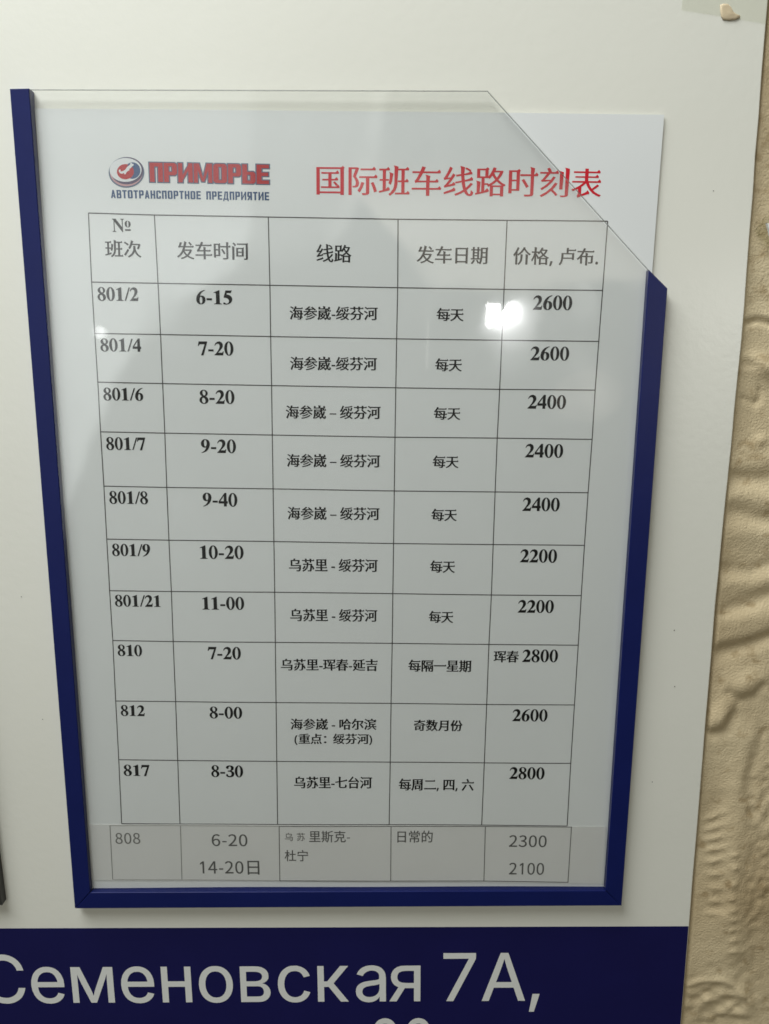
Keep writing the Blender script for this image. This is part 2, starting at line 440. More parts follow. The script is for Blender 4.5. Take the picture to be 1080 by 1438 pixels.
# ------------------------------------------------------------------ glyph outlines (x, y pairs, 1000 units to the em)
GLYPHS = {
'cjk': {
  '国': [[590,319,647,262,690,205,741,237,699,291,639,345],[228,197,228,131,776,131,776,197,530,197,530,365,730,365,730,431,530,431,530,573,756,573,756,639,242,639,242,573,459,573,459,431,271,431,271,365,459,365,459,197],[86,793,86,-80,163,-80,163,-31,833,-31,833,-80,913,-80,913,793],[163,40,163,724,833,724,833,40]],
  '际': [[462,764,462,693,898,693,898,764],[776,325,841,163,884,17,952,40,907,185,838,345],[488,342,433,185,359,57,419,17,496,157,556,325],[86,796,86,-80,157,-80,157,727,302,727,222,502,279,425,305,359,314,299,308,257,291,231,260,220,200,222,214,188,220,157,291,157,319,163,345,174,376,222,388,294,379,359,351,431,294,510,396,770,342,798,331,796],[419,525,419,453,630,453,630,17,627,3,613,0,499,0,525,-77,613,-74,670,-63,699,-37,707,14,707,453,952,453,952,525]],
  '班': [[519,838,519,414,516,308,502,211,468,123,411,43,325,-26,371,-80,468,-3,530,86,567,185,585,294,587,414,587,838],[376,633,371,505,359,391,328,302,382,262,416,365,433,490,436,625],[627,405,627,337,736,337,736,26,542,26,542,-43,958,-43,958,26,807,26,807,337,924,337,924,405,807,405,807,702,938,702,938,770,610,770,610,702,736,702,736,405],[31,74,46,3,345,80,337,145,222,120,222,376,319,376,319,442,222,442,222,696,337,696,337,764,43,764,43,696,154,696,154,442,57,442,57,376,154,376,154,103]],
  '车': [[168,319,202,331,277,337,508,337,508,183,60,183,60,111,508,111,508,-80,585,-80,585,111,941,111,941,183,585,183,585,337,856,337,856,408,585,408,585,559,508,559,508,408,251,408,314,508,376,622,924,622,924,693,411,693,468,821,382,844,322,693,77,693,77,622,288,622,211,476,171,422,140,396]],
  '线': [[54,54,71,-17,396,80,388,143],[702,779,781,736,847,687,893,736,827,779,747,821],[71,422,111,433,231,451,131,317,88,271,54,251,77,183,145,202,382,254,382,317,185,282,297,428,399,590,337,630,274,519,148,505,234,647,308,804,240,836,165,662,103,556,74,513,46,493],[887,348,816,260,727,177,704,265,687,368,941,414,930,479,679,433,664,565,913,602,901,670,662,633,656,841,582,841,590,622,433,599,445,530,593,553,607,419,414,385,425,317,616,354,636,234,664,134,530,57,379,0,428,-63,565,-6,690,66,736,-11,790,-60,856,-77,910,-66,944,-20,961,68,933,83,907,108,898,40,884,6,864,-3,821,9,784,48,753,111,861,208,950,319]],
  '路': [[157,730,345,730,345,556,157,556],[37,43,51,-31,436,63,431,131,299,100,299,279,405,279,439,228,499,257,499,-77,570,-77,570,-40,821,-40,821,-74,893,-74,893,257,924,240,972,302,847,368,741,451,827,573,890,719,844,739,830,736,636,736,667,821,596,838,550,721,488,616,414,530,414,796,88,796,88,490,231,490,231,83,154,66,154,396,88,396,88,51],[570,26,570,217,821,217,821,26],[796,670,750,582,693,502,639,579,596,653,605,670],[545,282,625,337,696,402,764,339,844,282],[650,453,542,362,422,297,422,345,299,345,299,490,414,490,414,522,468,476,513,530,556,590,599,522]],
  '时': [[473,451,559,322,627,208,693,245,622,359,536,485],[322,402,322,174,154,174,154,402],[322,468,154,468,154,687,322,687],[80,756,80,26,154,26,154,106,394,106,394,756],[764,833,764,639,439,639,439,565,764,565,764,34,756,11,736,6,562,6,590,-71,713,-68,790,-57,818,-40,833,-11,838,34,838,565,961,565,961,639,838,639,838,833]],
  '刻': [[850,827,850,17,844,0,827,-6,690,-6,716,-77,818,-74,881,-63,913,-37,924,17,924,827],[670,724,670,165,741,165,741,724],[459,576,399,479,197,471,268,553,337,647,599,647,599,716,394,716,365,779,325,844,257,824,288,770,311,716,54,716,54,647,251,647,185,556,140,502,108,476,83,462,106,394,160,402,345,416,262,334,168,262,66,205,114,145,274,251,416,391,528,556],[525,388,402,222,242,86,60,-14,106,-77,260,11,399,123,488,40,556,-34,610,14,536,88,448,168,528,260,593,359]],
  '表': [[251,-80,325,-48,590,37,579,103,334,31,334,251,419,314,490,385,545,265,616,163,699,74,798,6,915,-46,967,20,873,54,787,103,713,163,813,228,907,302,844,345,764,277,670,205,610,291,565,385,933,385,933,451,536,451,536,539,856,539,856,599,536,599,536,684,901,684,901,750,536,750,536,838,459,838,459,750,106,750,106,684,459,684,459,599,157,599,157,539,459,539,459,451,66,451,66,385,396,385,288,302,163,234,37,183,86,123,171,157,257,202,257,54,245,11,220,-11]],
  '次': [[57,716,163,647,251,576,297,639,208,707,103,770],[43,74,111,20,211,171,308,328,251,379,143,211],[453,838,414,682,359,542,288,425,359,382,416,479,468,596,836,596,801,490,761,402,827,371,881,496,930,642,875,673,861,670,493,670,533,824],[567,548,567,485,565,391,542,285,488,177,391,71,240,-26,271,-54,297,-83,402,-20,485,46,545,117,590,191,619,265,687,120,781,6,910,-74,933,-37,958,-6,864,40,787,108,727,194,679,297,647,411,647,548]],
  '发': [[673,790,798,642,858,682,730,824],[143,522,177,536,251,539,391,539,345,419,288,311,217,214,131,128,31,57,60,29,86,0,205,86,302,188,379,305,448,200,530,111,391,31,240,-17,279,-83,442,-23,587,60,684,0,793,-48,915,-83,964,-17,847,14,741,54,647,108,727,194,793,294,844,414,793,436,779,433,439,433,476,539,930,539,930,610,496,610,536,830,453,844,433,724,411,610,228,610,268,699,302,796,222,810,188,702,157,633,137,605,120,593],[587,154,496,248,428,359,741,359,676,248]],
  '间': [[91,613,91,-80,168,-80,168,613],[106,790,174,716,225,642,288,682,234,756,163,827],[379,294,619,294,619,160,379,160],[379,490,619,490,619,356,379,356],[311,553,311,97,690,97,690,553],[351,784,351,713,836,713,836,11,830,-3,818,-6,721,-6,747,-74,824,-74,875,-63,904,-37,913,11,913,784]],
  '日': [[254,351,750,351,750,71,254,71],[254,425,254,696,750,696,750,425],[177,770,177,-68,254,-68,254,-3,750,-3,750,-63,830,-63,830,770]],
  '期': [[177,143,117,46,40,-37,100,-80,183,11,248,123],[319,111,379,31,422,-43,485,-6,439,66,379,143],[853,721,853,559,650,559,650,721],[579,790,579,428,573,271,548,108,488,-40,548,-83,596,20,627,137,642,260,853,260,853,17,850,0,833,-3,716,-3,739,-77,830,-74,887,-63,918,-34,927,17,927,790],[853,493,853,328,647,328,650,428,650,493],[388,827,388,707,205,707,205,827,137,827,137,707,51,707,51,639,137,639,137,231,37,231,37,163,530,163,530,231,456,231,456,639,530,639,530,707,456,707,456,827],[205,639,388,639,388,550,205,550],[205,490,388,490,388,394,205,394],[205,331,388,331,388,231,205,231]],
  '价': [[721,451,721,-77,798,-77,798,451],[439,451,439,314,436,251,425,177,402,103,356,29,282,-37,339,-88,416,-11,468,71,499,154,510,237,513,311,513,451],[596,841,525,710,414,579,257,462,282,436,302,405,433,496,536,602,616,716,707,599,810,496,915,419,970,479,850,559,741,664,653,784,676,827],[268,838,205,690,125,553,37,439,80,365,165,473,165,-80,240,-80,240,599,294,707,339,816]],
  '格': [[573,667,793,667,741,576,673,496,610,570,562,647],[202,838,202,625,51,625,51,553,194,553,151,414,94,279,29,174,66,108,140,234,202,396,202,-80,274,-80,274,425,354,299,399,356,274,510,274,553,388,553,362,533,422,482,471,533,519,590,567,519,625,451,488,354,339,291,382,231,462,262,462,-80,530,-80,530,-37,810,-37,810,-77,884,-77,884,271,930,251,975,314,838,371,724,448,790,528,844,613,887,713,841,733,827,730,610,730,653,821,582,838,533,741,473,647,402,570,402,625,274,625,274,838],[530,29,530,222,810,222,810,29],[510,285,596,339,676,399,756,339,847,285]],
  '卢': [[260,496,767,496,767,325,257,325,260,391],[459,838,459,562,183,562,183,394,180,311,171,222,148,131,108,43,46,-40,80,-60,108,-83,183,23,228,140,251,260,767,260,767,205,844,205,844,562,536,562,536,673,935,673,935,741,536,741,536,838]],
  '布': [[399,838,345,687,60,687,60,613,314,613,237,485,143,371,31,274,77,211,154,274,222,342,222,14,297,14,297,359,508,359,508,-80,585,-80,585,359,810,359,810,108,804,94,787,91,650,91,664,57,676,23,781,26,844,34,875,60,884,108,884,431,585,431,585,565,508,565,508,431,291,431,348,519,396,613,938,613,938,687,428,687,476,821]],
  '海': [[94,773,191,721,268,667,311,724,234,776,137,824],[43,482,131,433,205,379,248,436,174,488,83,536],[71,-23,137,-63,205,94,268,262,211,302,140,128],[556,468,619,414,667,356,456,356,473,496,818,496,813,356,670,356,713,385,662,442,599,496],[285,356,285,285,376,285,339,66,784,66,773,29,761,6,747,-6,724,-11,607,-3,622,-37,627,-68,753,-71,793,-60,824,-34,844,3,858,66,933,66,933,131,867,131,878,285,961,285,961,356,884,356,890,525,893,562,411,562,388,356],[448,285,810,285,796,131,425,131],[530,257,599,194,650,131,696,163,642,225,573,282],[442,838,396,724,339,619,274,530,337,490,394,565,445,656,935,656,935,727,479,727,513,821]],
  '参': [[548,399,411,334,254,282,302,231,465,288,610,368],[633,282,525,222,385,174,240,140,282,83,433,123,579,180,696,254],[759,177,613,86,411,20,177,-17,197,-48,214,-83,362,-57,505,-26,630,20,741,74,827,143],[180,590,237,599,402,610,356,516,54,516,54,451,305,451,231,371,140,305,40,254,97,194,211,262,314,348,399,451,605,451,693,348,798,262,913,200,964,260,864,308,770,374,690,451,950,451,950,516,442,516,488,613,767,627,833,562,893,607,779,710,636,810,579,770,699,684,311,670,405,733,499,807,431,844,314,750,228,693,188,670,157,662]],
  '崴': [[123,556,123,342,117,220,94,86,37,-34,94,-80,157,54,185,202,194,342,194,493,599,493,627,288,673,120,602,37,513,-29,565,-80,639,-23,704,48,750,-20,798,-63,856,-80,907,-63,938,-11,955,91,927,106,898,125,893,46,881,3,861,-11,824,3,784,43,750,108,830,254,887,419,818,433,779,305,721,191,687,328,667,493,947,493,947,556,830,556,858,582,770,639,884,639,884,807,810,807,810,702,536,702,536,838,459,838,459,702,194,702,194,807,120,807,120,639,590,639,593,556],[710,607,793,556,662,556,659,639,744,639],[231,137,368,86,277,31,177,-6,214,-57,328,-11,431,57,525,3,567,51,473,100,533,183,579,282,539,299,525,297,394,297,428,376,573,376,573,431,225,431,225,376,362,376,325,297,214,297,214,242,297,242],[496,242,462,180,414,125,319,163,365,242]],
  '绥': [[40,54,54,-17,394,77,385,140],[870,824,647,781,382,756,402,696,673,721,913,770],[596,662,627,582,647,505,710,525,690,599,656,679],[402,642,439,556,465,476,530,496,505,576,462,662],[844,702,804,599,759,502,816,473,861,565,907,670],[57,422,97,433,228,453,163,365,117,311,74,265,40,245,63,180,131,202,376,257,374,319,171,279,285,425,394,587,334,622,274,519,131,502,217,647,294,807,225,838,151,662,88,553,57,510,31,490],[776,308,733,205,676,123,533,188,596,308],[439,163,619,77,502,17,345,-20,365,-48,379,-83,502,-51,602,-11,687,43,787,-17,867,-77,918,-20,838,34,739,91,804,188,847,308,958,308,958,374,627,374,670,485,602,496,553,374,379,374,379,308,522,308]],
  '芬': [[650,596,587,567,679,456,793,359,910,282,964,345,847,411,736,499],[339,590,260,490,154,408,37,345,91,282,200,345,200,282,379,282,359,202,325,134,268,71,188,20,74,-20,100,-51,117,-83,242,-34,331,29,394,100,433,185,456,282,696,282,679,86,653,11,639,0,616,0,493,3,510,-31,516,-66,650,-68,687,-60,719,-37,741,17,761,128,773,317,776,351,205,351,285,414,356,485,414,567],[63,756,63,690,288,690,288,616,362,616,362,690,630,690,630,616,707,616,707,690,941,690,941,756,707,756,707,838,630,838,630,756,362,756,362,838,288,838,288,756]],
  '河': [[31,499,217,391,260,451,74,553],[63,-17,125,-66,217,91,305,257,251,305,154,131],[80,770,265,659,311,719,311,702,810,702,810,31,801,6,779,0,579,3,610,-77,747,-77,830,-63,861,-46,878,-17,884,29,884,702,964,702,964,776,311,776,311,719,123,824],[371,565,371,131,439,131,439,200,684,200,684,565],[439,496,616,496,616,268,439,268]],
  '每': [[391,456,488,405,567,345,268,345,291,502,750,502,744,345,573,345,616,388,533,448,433,499],[43,345,43,279,185,279,145,51,719,51,710,14,699,-6,684,-20,662,-23,548,-17,559,-46,565,-77,693,-80,733,-68,764,-43,781,-9,793,51,924,51,924,117,801,117,813,279,958,279,958,345,816,345,824,533,824,570,222,570,194,345],[727,117,562,117,599,157,513,220,408,279,739,279],[365,237,462,183,545,117,234,117,260,279,405,279],[271,844,208,719,128,605,40,510,106,465,188,559,265,670,924,670,924,739,302,739,345,824]],
  '天': [[66,453,66,379,433,379,405,294,354,208,279,128,177,51,43,-14,91,-77,228,-11,331,66,411,148,465,234,499,322,556,211,625,117,704,37,801,-29,913,-77,964,-11,850,34,753,97,670,177,605,271,553,379,935,379,935,453,528,453,533,567,533,687,893,687,893,761,103,761,103,687,453,687,453,567,448,453]],
  '乌': [[57,194,57,128,756,128,756,194],[459,736,510,833,431,844,388,736,191,736,191,308,844,308,824,88,798,3,781,-6,756,-6,613,0,630,-34,636,-71,784,-74,827,-66,861,-40,887,17,904,137,918,342,918,376,262,376,262,667,744,667,730,567,710,522,699,516,676,513,556,519,573,456,704,453,744,459,773,476,801,545,821,702,824,736]],
  '苏': [[214,322,154,214,71,117,134,77,214,180,274,294],[779,302,841,185,884,80,950,106,904,211,841,325],[131,473,131,402,408,402,388,294,351,197,288,108,200,37,77,-20,120,-80,254,-14,351,68,419,168,459,279,482,402,696,402,676,114,650,6,633,-6,613,-6,488,-3,502,-37,510,-71,642,-71,684,-63,716,-37,741,31,761,177,776,436,776,473,490,473,499,579,422,579,416,473],[636,838,636,744,362,744,362,838,285,838,285,744,63,744,63,673,285,673,285,562,362,562,362,673,636,673,636,562,710,562,710,673,938,673,938,744,710,744,710,838]],
  '里': [[228,542,468,542,468,416,228,416],[539,542,781,542,781,416,539,416],[228,730,468,730,468,607,228,607],[539,730,781,730,781,607,539,607],[123,234,123,163,462,163,462,20,54,20,54,-51,947,-51,947,20,542,20,542,163,893,163,893,234,542,234,542,348,858,348,858,798,154,798,154,348,462,348,462,234]],
  '珲': [[371,787,371,596,439,596,439,719,864,719,864,596,935,596,935,787],[37,103,54,31,334,131,322,200,222,165,222,414,314,414,314,482,222,482,222,702,328,702,328,770,40,770,40,702,154,702,154,482,57,482,57,414,154,414,154,140],[354,163,354,94,636,94,636,-77,710,-77,710,94,955,94,955,163,710,163,710,279,915,279,915,348,710,348,710,459,636,459,636,348,508,348,582,505,890,505,890,567,607,567,639,659,565,676,530,567,416,567,416,505,505,505,456,396,431,354,408,334,431,265,459,277,516,279,636,279,636,163]],
  '春': [[451,838,439,759,106,759,106,693,422,693,399,619,140,619,140,559,374,559,331,479,54,479,54,414,285,414,217,339,134,274,37,217,66,188,88,157,168,205,240,260,240,-80,317,-80,317,-40,684,-40,684,-74,764,-74,764,260,836,205,913,163,935,194,964,222,870,271,784,337,713,414,947,414,947,479,419,479,456,559,861,559,861,619,482,619,502,693,890,693,890,759,519,759,530,833],[379,414,630,414,687,337,317,337],[317,123,684,123,684,26,317,26],[317,183,317,274,684,274,684,183]],
  '延': [[433,559,433,123,947,123,947,191,724,191,724,442,938,442,938,510,724,510,724,724,836,747,933,776,875,833,659,779,394,739,416,679,650,710,650,191,505,191,505,559],[94,394,103,408,120,419,279,419,254,291,214,183,171,254,137,345,77,322,123,208,180,117,111,31,31,-34,63,-57,88,-86,165,-23,231,63,354,-9,499,-46,667,-54,935,-54,947,-17,967,20,670,17,513,26,379,57,265,125,322,282,359,476,314,490,302,488,185,488,262,613,337,756,291,787,268,776,51,776,51,707,237,707,174,587,125,513,94,473,63,453]],
  '吉': [[459,838,459,699,63,699,63,627,459,627,459,479,125,479,125,408,884,408,884,479,536,479,536,627,933,627,933,699,536,699,536,838],[180,297,180,-88,257,-88,257,-40,750,-40,750,-88,830,-88,830,297],[257,29,257,228,750,228,750,29]],
  '隔': [[508,619,827,619,827,525,508,525],[442,673,442,471,895,471,895,673],[391,793,391,730,950,730,950,793],[77,798,77,-77,143,-77,143,730,271,730,191,505,245,428,274,362,279,302,277,260,260,231,228,222,171,222,185,191,191,157,257,160,285,165,308,177,339,222,348,294,339,359,314,433,260,513,356,773,308,801,297,798],[764,339,687,194,508,194,508,140,633,140,633,-57,696,-57,696,140,830,140,830,194,744,194,818,317],[522,319,565,254,599,194,647,217,616,277,570,339],[399,414,399,-80,465,-80,465,354,867,354,867,-3,864,-14,853,-17,776,-17,796,-80,861,-77,907,-68,930,-46,935,-6,935,414]],
  '一': [[43,431,43,348,958,348,958,431]],
  '星': [[242,593,756,593,756,502,242,502],[242,739,756,739,756,650,242,650],[168,798,168,442,833,442,833,798],[234,442,183,356,120,277,51,211,114,165,165,217,217,277,462,277,462,183,183,183,183,120,462,120,462,11,66,11,66,-54,935,-54,935,11,539,11,539,120,830,120,830,183,539,183,539,277,873,277,873,339,539,339,539,422,462,422,462,339,262,339,305,422]],
  '哈': [[630,836,562,699,465,573,342,471,396,416,488,490,488,442,816,442,816,502,907,428,964,490,858,567,764,670,690,790,702,816],[810,510,508,510,590,610,656,719,727,607],[439,331,439,-83,513,-83,513,-29,784,-29,784,-80,861,-80,861,331],[513,40,513,262,784,262,784,40],[74,744,74,91,143,91,143,185,334,185,334,744],[143,673,262,673,262,257,143,257]],
  '尔': [[262,416,205,302,134,200,54,117,120,66,202,160,277,271,339,394],[670,379,787,217,873,66,944,103,856,251,739,411],[294,838,225,690,137,556,34,445,106,396,185,485,260,590,468,590,468,20,462,3,445,-3,291,-3,319,-80,431,-77,499,-66,528,-48,542,-23,548,17,548,590,841,590,801,508,756,439,824,414,890,522,950,647,893,670,878,664,302,664,374,818]],
  '滨': [[60,-23,125,-63,194,94,257,260,197,299,128,125],[86,770,180,710,254,650,297,707,220,767,125,821],[37,508,137,453,214,394,254,453,174,510,77,562],[702,83,813,0,907,-80,961,-29,756,128],[513,125,405,46,277,-26,322,-80,451,-6,573,80],[567,824,605,733,339,733,339,556,411,556,411,670,853,670,853,556,924,556,924,733,687,733,639,844],[676,205,490,205,490,354,676,354],[824,616,636,587,419,570,419,205,299,205,299,140,947,140,947,205,750,205,750,354,884,354,884,419,490,419,490,513,682,528,853,553]],
  '重': [[160,539,160,228,459,228,459,160,125,160,125,100,459,100,459,14,51,14,51,-48,947,-48,947,14,533,14,533,100,884,100,884,160,533,160,533,228,847,228,847,539,533,539,533,599,944,599,944,662,533,662,533,739,702,756,847,776,807,833,496,798,134,779,148,721,459,733,459,662,57,662,57,599,459,599,459,539],[231,359,459,359,459,282,231,282],[533,359,770,359,770,282,533,282],[231,485,459,485,459,411,231,411],[533,485,770,485,770,411,533,411]],
  '点': [[237,465,759,465,759,285,237,285],[339,128,354,23,359,-71,436,-60,428,31,411,134],[548,125,587,26,616,-68,690,-51,659,43,613,143],[750,134,824,29,878,-71,950,-43,893,57,816,160],[177,154,117,43,43,-46,111,-80,188,20,248,137],[165,536,165,217,833,217,833,536,530,536,530,662,910,662,910,733,530,733,530,838,453,838,453,536]],
  '：': [[251,485,288,493,314,519,325,559,314,599,288,625,251,636,211,625,185,599,174,559,185,519,211,493],[251,-3,288,6,314,31,325,71,314,111,288,137,251,145,211,137,185,111,174,71,185,31,211,6]],
  '奇': [[54,442,54,376,733,376,733,11,730,-6,707,-11,542,-9,570,-80,687,-80,764,-68,790,-54,807,-26,810,11,810,376,950,376,950,442],[471,838,456,747,103,747,103,679,433,679,371,599,260,545,86,510,120,451,282,485,396,533,473,599,667,525,830,453,884,508,710,582,508,656,516,679,901,679,901,747,536,747,548,838],[225,234,482,234,482,97,225,97],[157,294,157,-31,225,-31,225,37,556,37,556,294]],
  '数': [[442,818,408,753,368,687,416,662,505,793],[88,793,125,724,151,659,205,684,183,747,143,813],[411,260,368,188,317,125,202,180,245,260],[111,154,262,83,160,26,40,-14,77,-71,208,-23,325,51,411,-6,459,43,374,94,445,191,493,308,453,325,442,322,277,322,299,374,234,388,205,322,71,322,71,260,174,260],[257,838,257,653,51,653,51,590,234,590,145,499,40,433,80,376,171,442,257,525,257,402,325,402,325,539,459,433,502,488,342,590,530,590,530,653,325,653,325,838],[627,830,596,659,548,508,479,382,536,337,573,396,605,468,644,325,693,200,630,111,550,37,451,-23,493,-83,587,-23,664,48,730,128,784,48,847,-17,918,-71,970,-11,893,43,827,111,770,197,836,368,878,576,947,576,947,644,662,644,696,818],[807,576,779,414,733,277,682,419,647,576]],
  '月': [[205,787,205,479,202,376,191,271,163,165,108,66,29,-26,60,-51,86,-80,168,14,225,120,260,231,741,231,741,31,736,9,710,3,522,3,556,-77,687,-74,767,-60,798,-43,816,-14,818,31,818,787],[282,713,741,713,741,545,282,545],[282,473,741,473,741,305,271,305]],
  '份': [[753,818,684,807,739,633,813,499,918,385,941,419,970,448,873,545,804,664],[260,836,197,687,120,550,34,436,77,362,160,473,160,-80,237,-80,237,599,285,704,331,813],[502,813,451,667,376,542,282,442,331,376,394,442,394,376,522,376,505,268,476,174,433,94,376,26,302,-26,354,-80,433,-20,496,57,542,145,576,254,596,376,776,376,753,106,727,6,713,-6,693,-6,587,-3,602,-37,607,-71,724,-71,761,-63,790,-40,816,26,836,168,850,414,850,448,399,448,471,550,530,667,576,796]],
  '七': [[339,821,339,488,48,442,63,368,339,411,339,108,342,46,359,3,391,-26,436,-40,499,-46,761,-46,824,-37,867,-14,895,29,913,91,924,177,884,191,847,214,836,100,810,46,759,31,502,31,451,37,425,60,419,106,419,422,952,508,941,585,419,502,419,821]],
  '台': [[180,342,180,-80,254,-80,254,-26,739,-26,739,-77,818,-77,818,342],[254,48,254,271,739,271,739,48],[125,425,262,442,798,473,858,388,924,433,807,579,656,727,599,687,744,539,231,516,362,653,490,810,414,844,282,667,183,559,137,519,100,499]],
  '周': [[148,790,148,468,143,299,108,123,34,-37,94,-86,148,14,188,128,208,245,220,362,222,468,222,721,804,721,804,14,798,-3,779,-9,636,-9,659,-80,770,-77,836,-66,870,-40,878,14,878,790],[468,702,468,613,288,613,288,553,468,553,468,456,262,456,262,394,753,394,753,456,539,456,539,553,727,553,727,613,539,613,539,702],[311,311,311,-9,379,-9,379,48,699,48,699,311],[379,251,630,251,630,108,379,108]],
  '二': [[140,696,140,616,858,616,858,696],[57,103,57,20,944,20,944,103]],
  '四': [[88,753,88,-46,163,-46,163,29,830,29,830,-40,907,-40,907,753],[163,103,163,679,351,679,345,548,331,439,302,351,251,285,177,234,202,208,222,177,308,234,365,311,399,411,419,530,425,679,565,679,565,368,570,302,599,268,650,257,759,257,821,262,816,325,759,319,659,319,639,331,636,365,636,679,830,679,830,103]],
  '六': [[57,573,57,496,944,496,944,573],[308,382,231,234,140,94,43,-23,120,-74,262,123,391,356],[602,356,753,134,873,-68,950,-26,824,174,673,391],[408,810,499,596,579,627,482,833]],
  '斯': [[180,143,125,51,51,-26,111,-71,188,17,251,123],[317,114,368,46,405,-17,468,17,428,77,376,143],[388,827,388,707,202,707,202,827,134,827,134,707,54,707,54,639,134,639,134,231,37,231,37,163,536,163,536,231,456,231,456,639,528,639,528,707,456,707,456,827],[202,639,388,639,388,548,202,548],[202,488,388,488,388,394,202,394],[202,334,388,334,388,231,202,231],[567,736,567,391,565,297,553,202,530,114,493,31,433,-46,488,-94,553,-11,596,83,622,180,633,282,636,388,636,433,784,433,784,-80,856,-80,856,433,958,433,958,502,636,502,636,687,804,730,952,784,893,838,744,781]],
  '克': [[254,490,747,490,747,331,254,331],[459,838,459,739,71,739,71,670,459,670,459,559,180,559,180,262,337,262,319,185,288,117,237,63,157,20,43,-14,68,-46,86,-83,211,-40,302,14,359,83,396,165,416,262,565,262,565,34,576,-29,610,-60,684,-71,844,-71,887,-66,918,-48,938,-14,950,40,958,117,921,131,887,148,881,54,867,11,836,3,659,3,644,14,642,37,642,262,824,262,824,559,533,559,533,670,933,670,933,739,533,739,533,838]],
  '杜': [[214,838,214,647,51,647,51,573,202,573,160,433,97,299,29,197,68,128,145,257,214,422,214,-80,285,-80,285,433,354,297,402,354,285,533,285,573,419,573,419,647,285,647,285,838],[630,830,630,525,431,525,431,453,630,453,630,37,376,37,376,-34,958,-34,958,37,707,37,707,453,924,453,924,525,707,525,707,830]],
  '宁': [[97,693,97,502,171,502,171,622,827,622,827,502,904,502,904,693],[433,824,468,759,493,696,570,719,542,779,508,844],[74,442,74,371,459,371,459,23,453,9,433,3,268,3,297,-74,414,-74,488,-63,516,-46,533,-20,536,23,536,371,930,371,930,442]],
  '常': [[314,490,690,490,690,394,314,394],[151,254,151,-34,225,-34,225,185,473,185,473,-80,550,-80,550,185,784,185,784,43,779,31,764,26,633,29,659,-40,759,-37,818,-29,850,-3,858,43,858,254,550,254,550,337,767,337,767,548,240,548,240,337,473,337,473,254],[168,801,211,744,245,684,86,684,86,471,157,471,157,619,847,619,847,471,918,471,918,684,542,684,542,838,468,838,468,684,260,684,319,713,282,770,237,830],[761,830,676,710,739,684,838,804]],
  '的': [[550,422,636,302,704,188,767,228,699,337,610,456],[240,841,200,679,86,679,86,-54,157,-54,157,26,433,26,433,679,268,679,319,827],[157,610,365,610,365,399,157,399],[157,94,157,334,365,334,365,94],[596,844,559,707,505,582,442,479,505,436,553,516,599,613,856,613,841,291,821,103,796,23,776,11,753,6,602,14,619,-23,627,-60,776,-60,821,-48,858,-20,890,71,910,279,927,642,927,682,627,682,670,827]],
  '0': [[277,-14,354,3,416,48,465,123,496,231,505,368,496,505,465,610,416,684,354,730,277,744,200,730,137,684,88,610,60,505,51,368,60,231,88,123,137,48,200,3],[277,60,231,71,194,108,163,168,145,254,137,368,145,482,163,567,194,627,231,662,277,673,325,662,362,627,391,567,411,482,416,368,411,254,391,168,362,108,325,71]],
  '1': [[88,0,490,0,490,77,342,77,342,733,274,733,205,702,120,679,120,622,251,622,251,77,88,77]],
  '2': [[43,0,505,0,505,80,302,80,183,71,277,168,356,262,416,354,456,442,471,530,459,602,431,662,388,707,328,736,257,744,171,733,103,696,40,639,94,587,137,630,188,659,245,670,319,653,365,602,379,528,368,448,328,362,262,271,168,168,43,54]],
  '3': [[262,-14,337,-3,402,23,453,66,488,123,499,197,476,285,422,345,342,382,342,388,411,425,456,482,473,562,462,625,433,676,388,713,331,736,260,744,183,733,114,702,57,659,106,599,151,636,200,662,257,670,322,656,365,616,379,556,374,510,354,471,314,442,257,422,177,416,177,345,265,339,331,319,374,288,399,248,405,200,385,125,334,80,257,63,183,74,123,106,77,145,29,88,86,37,163,0]],
  '4': [[339,0,425,0,425,202,522,202,522,274,425,274,425,733,325,733,20,262,20,202,339,202],[339,274,114,274,282,525,339,633,345,633,339,499]],
  '5': [[262,-14,334,-3,399,29,453,80,488,151,502,237,490,325,459,391,411,436,351,462,279,471,222,465,171,442,191,653,465,653,465,733,111,733,86,391,134,359,194,391,257,402,337,382,391,325,408,237,399,177,379,128,345,94,302,71,254,63,177,74,120,106,74,143,26,83,86,37,160,0]],
  '6': [[299,-14,365,-3,425,29,471,80,499,145,510,225,502,308,476,371,433,416,376,445,308,453,248,445,191,414,143,368,154,485,180,570,222,627,271,662,331,670,394,656,448,613,499,670,453,710,396,736,325,744,245,730,171,687,111,613,71,502,57,351,68,220,103,117,154,46,222,3],[143,294,194,348,245,376,294,388,365,368,411,311,425,225,408,137,365,80,299,60,251,68,208,97,177,145,154,211]],
  '7': [[197,0,294,0,302,160,325,299,362,425,419,550,508,676,508,733,48,733,48,653,405,653,328,536,274,416,234,294,211,157]],
  '8': [[279,-14,356,-3,419,23,468,63,496,114,508,177,490,262,445,325,385,368,385,374,431,416,468,479,482,550,473,613,448,667,405,707,351,733,282,744,217,733,163,710,120,670,91,619,80,556,94,488,131,431,180,388,180,385,114,337,66,271,46,183,57,117,88,66,140,23,202,-3],[331,396,248,433,188,485,163,556,180,619,220,662,279,676,348,659,391,610,405,545,396,493,371,442],[279,54,202,71,148,120,125,191,140,257,174,311,228,356,288,331,339,302,382,271,411,231,422,180,405,114,354,71]],
  '9': [[234,-14,314,0,388,46,445,125,485,240,499,396,488,522,453,619,402,690,334,730,254,744,188,733,131,702,86,653,54,587,43,508,54,425,80,362,123,314,177,288,245,277,305,288,365,319,414,368,402,248,374,163,334,106,285,71,231,63,163,77,108,120,57,63,106,23,163,-3],[414,442,362,388,311,356,260,345,188,365,145,422,131,508,145,596,191,653,254,673,305,664,348,636,379,590,402,525]],
  '-': [[46,245,302,245,302,314,46,314]],
},
'ser': {
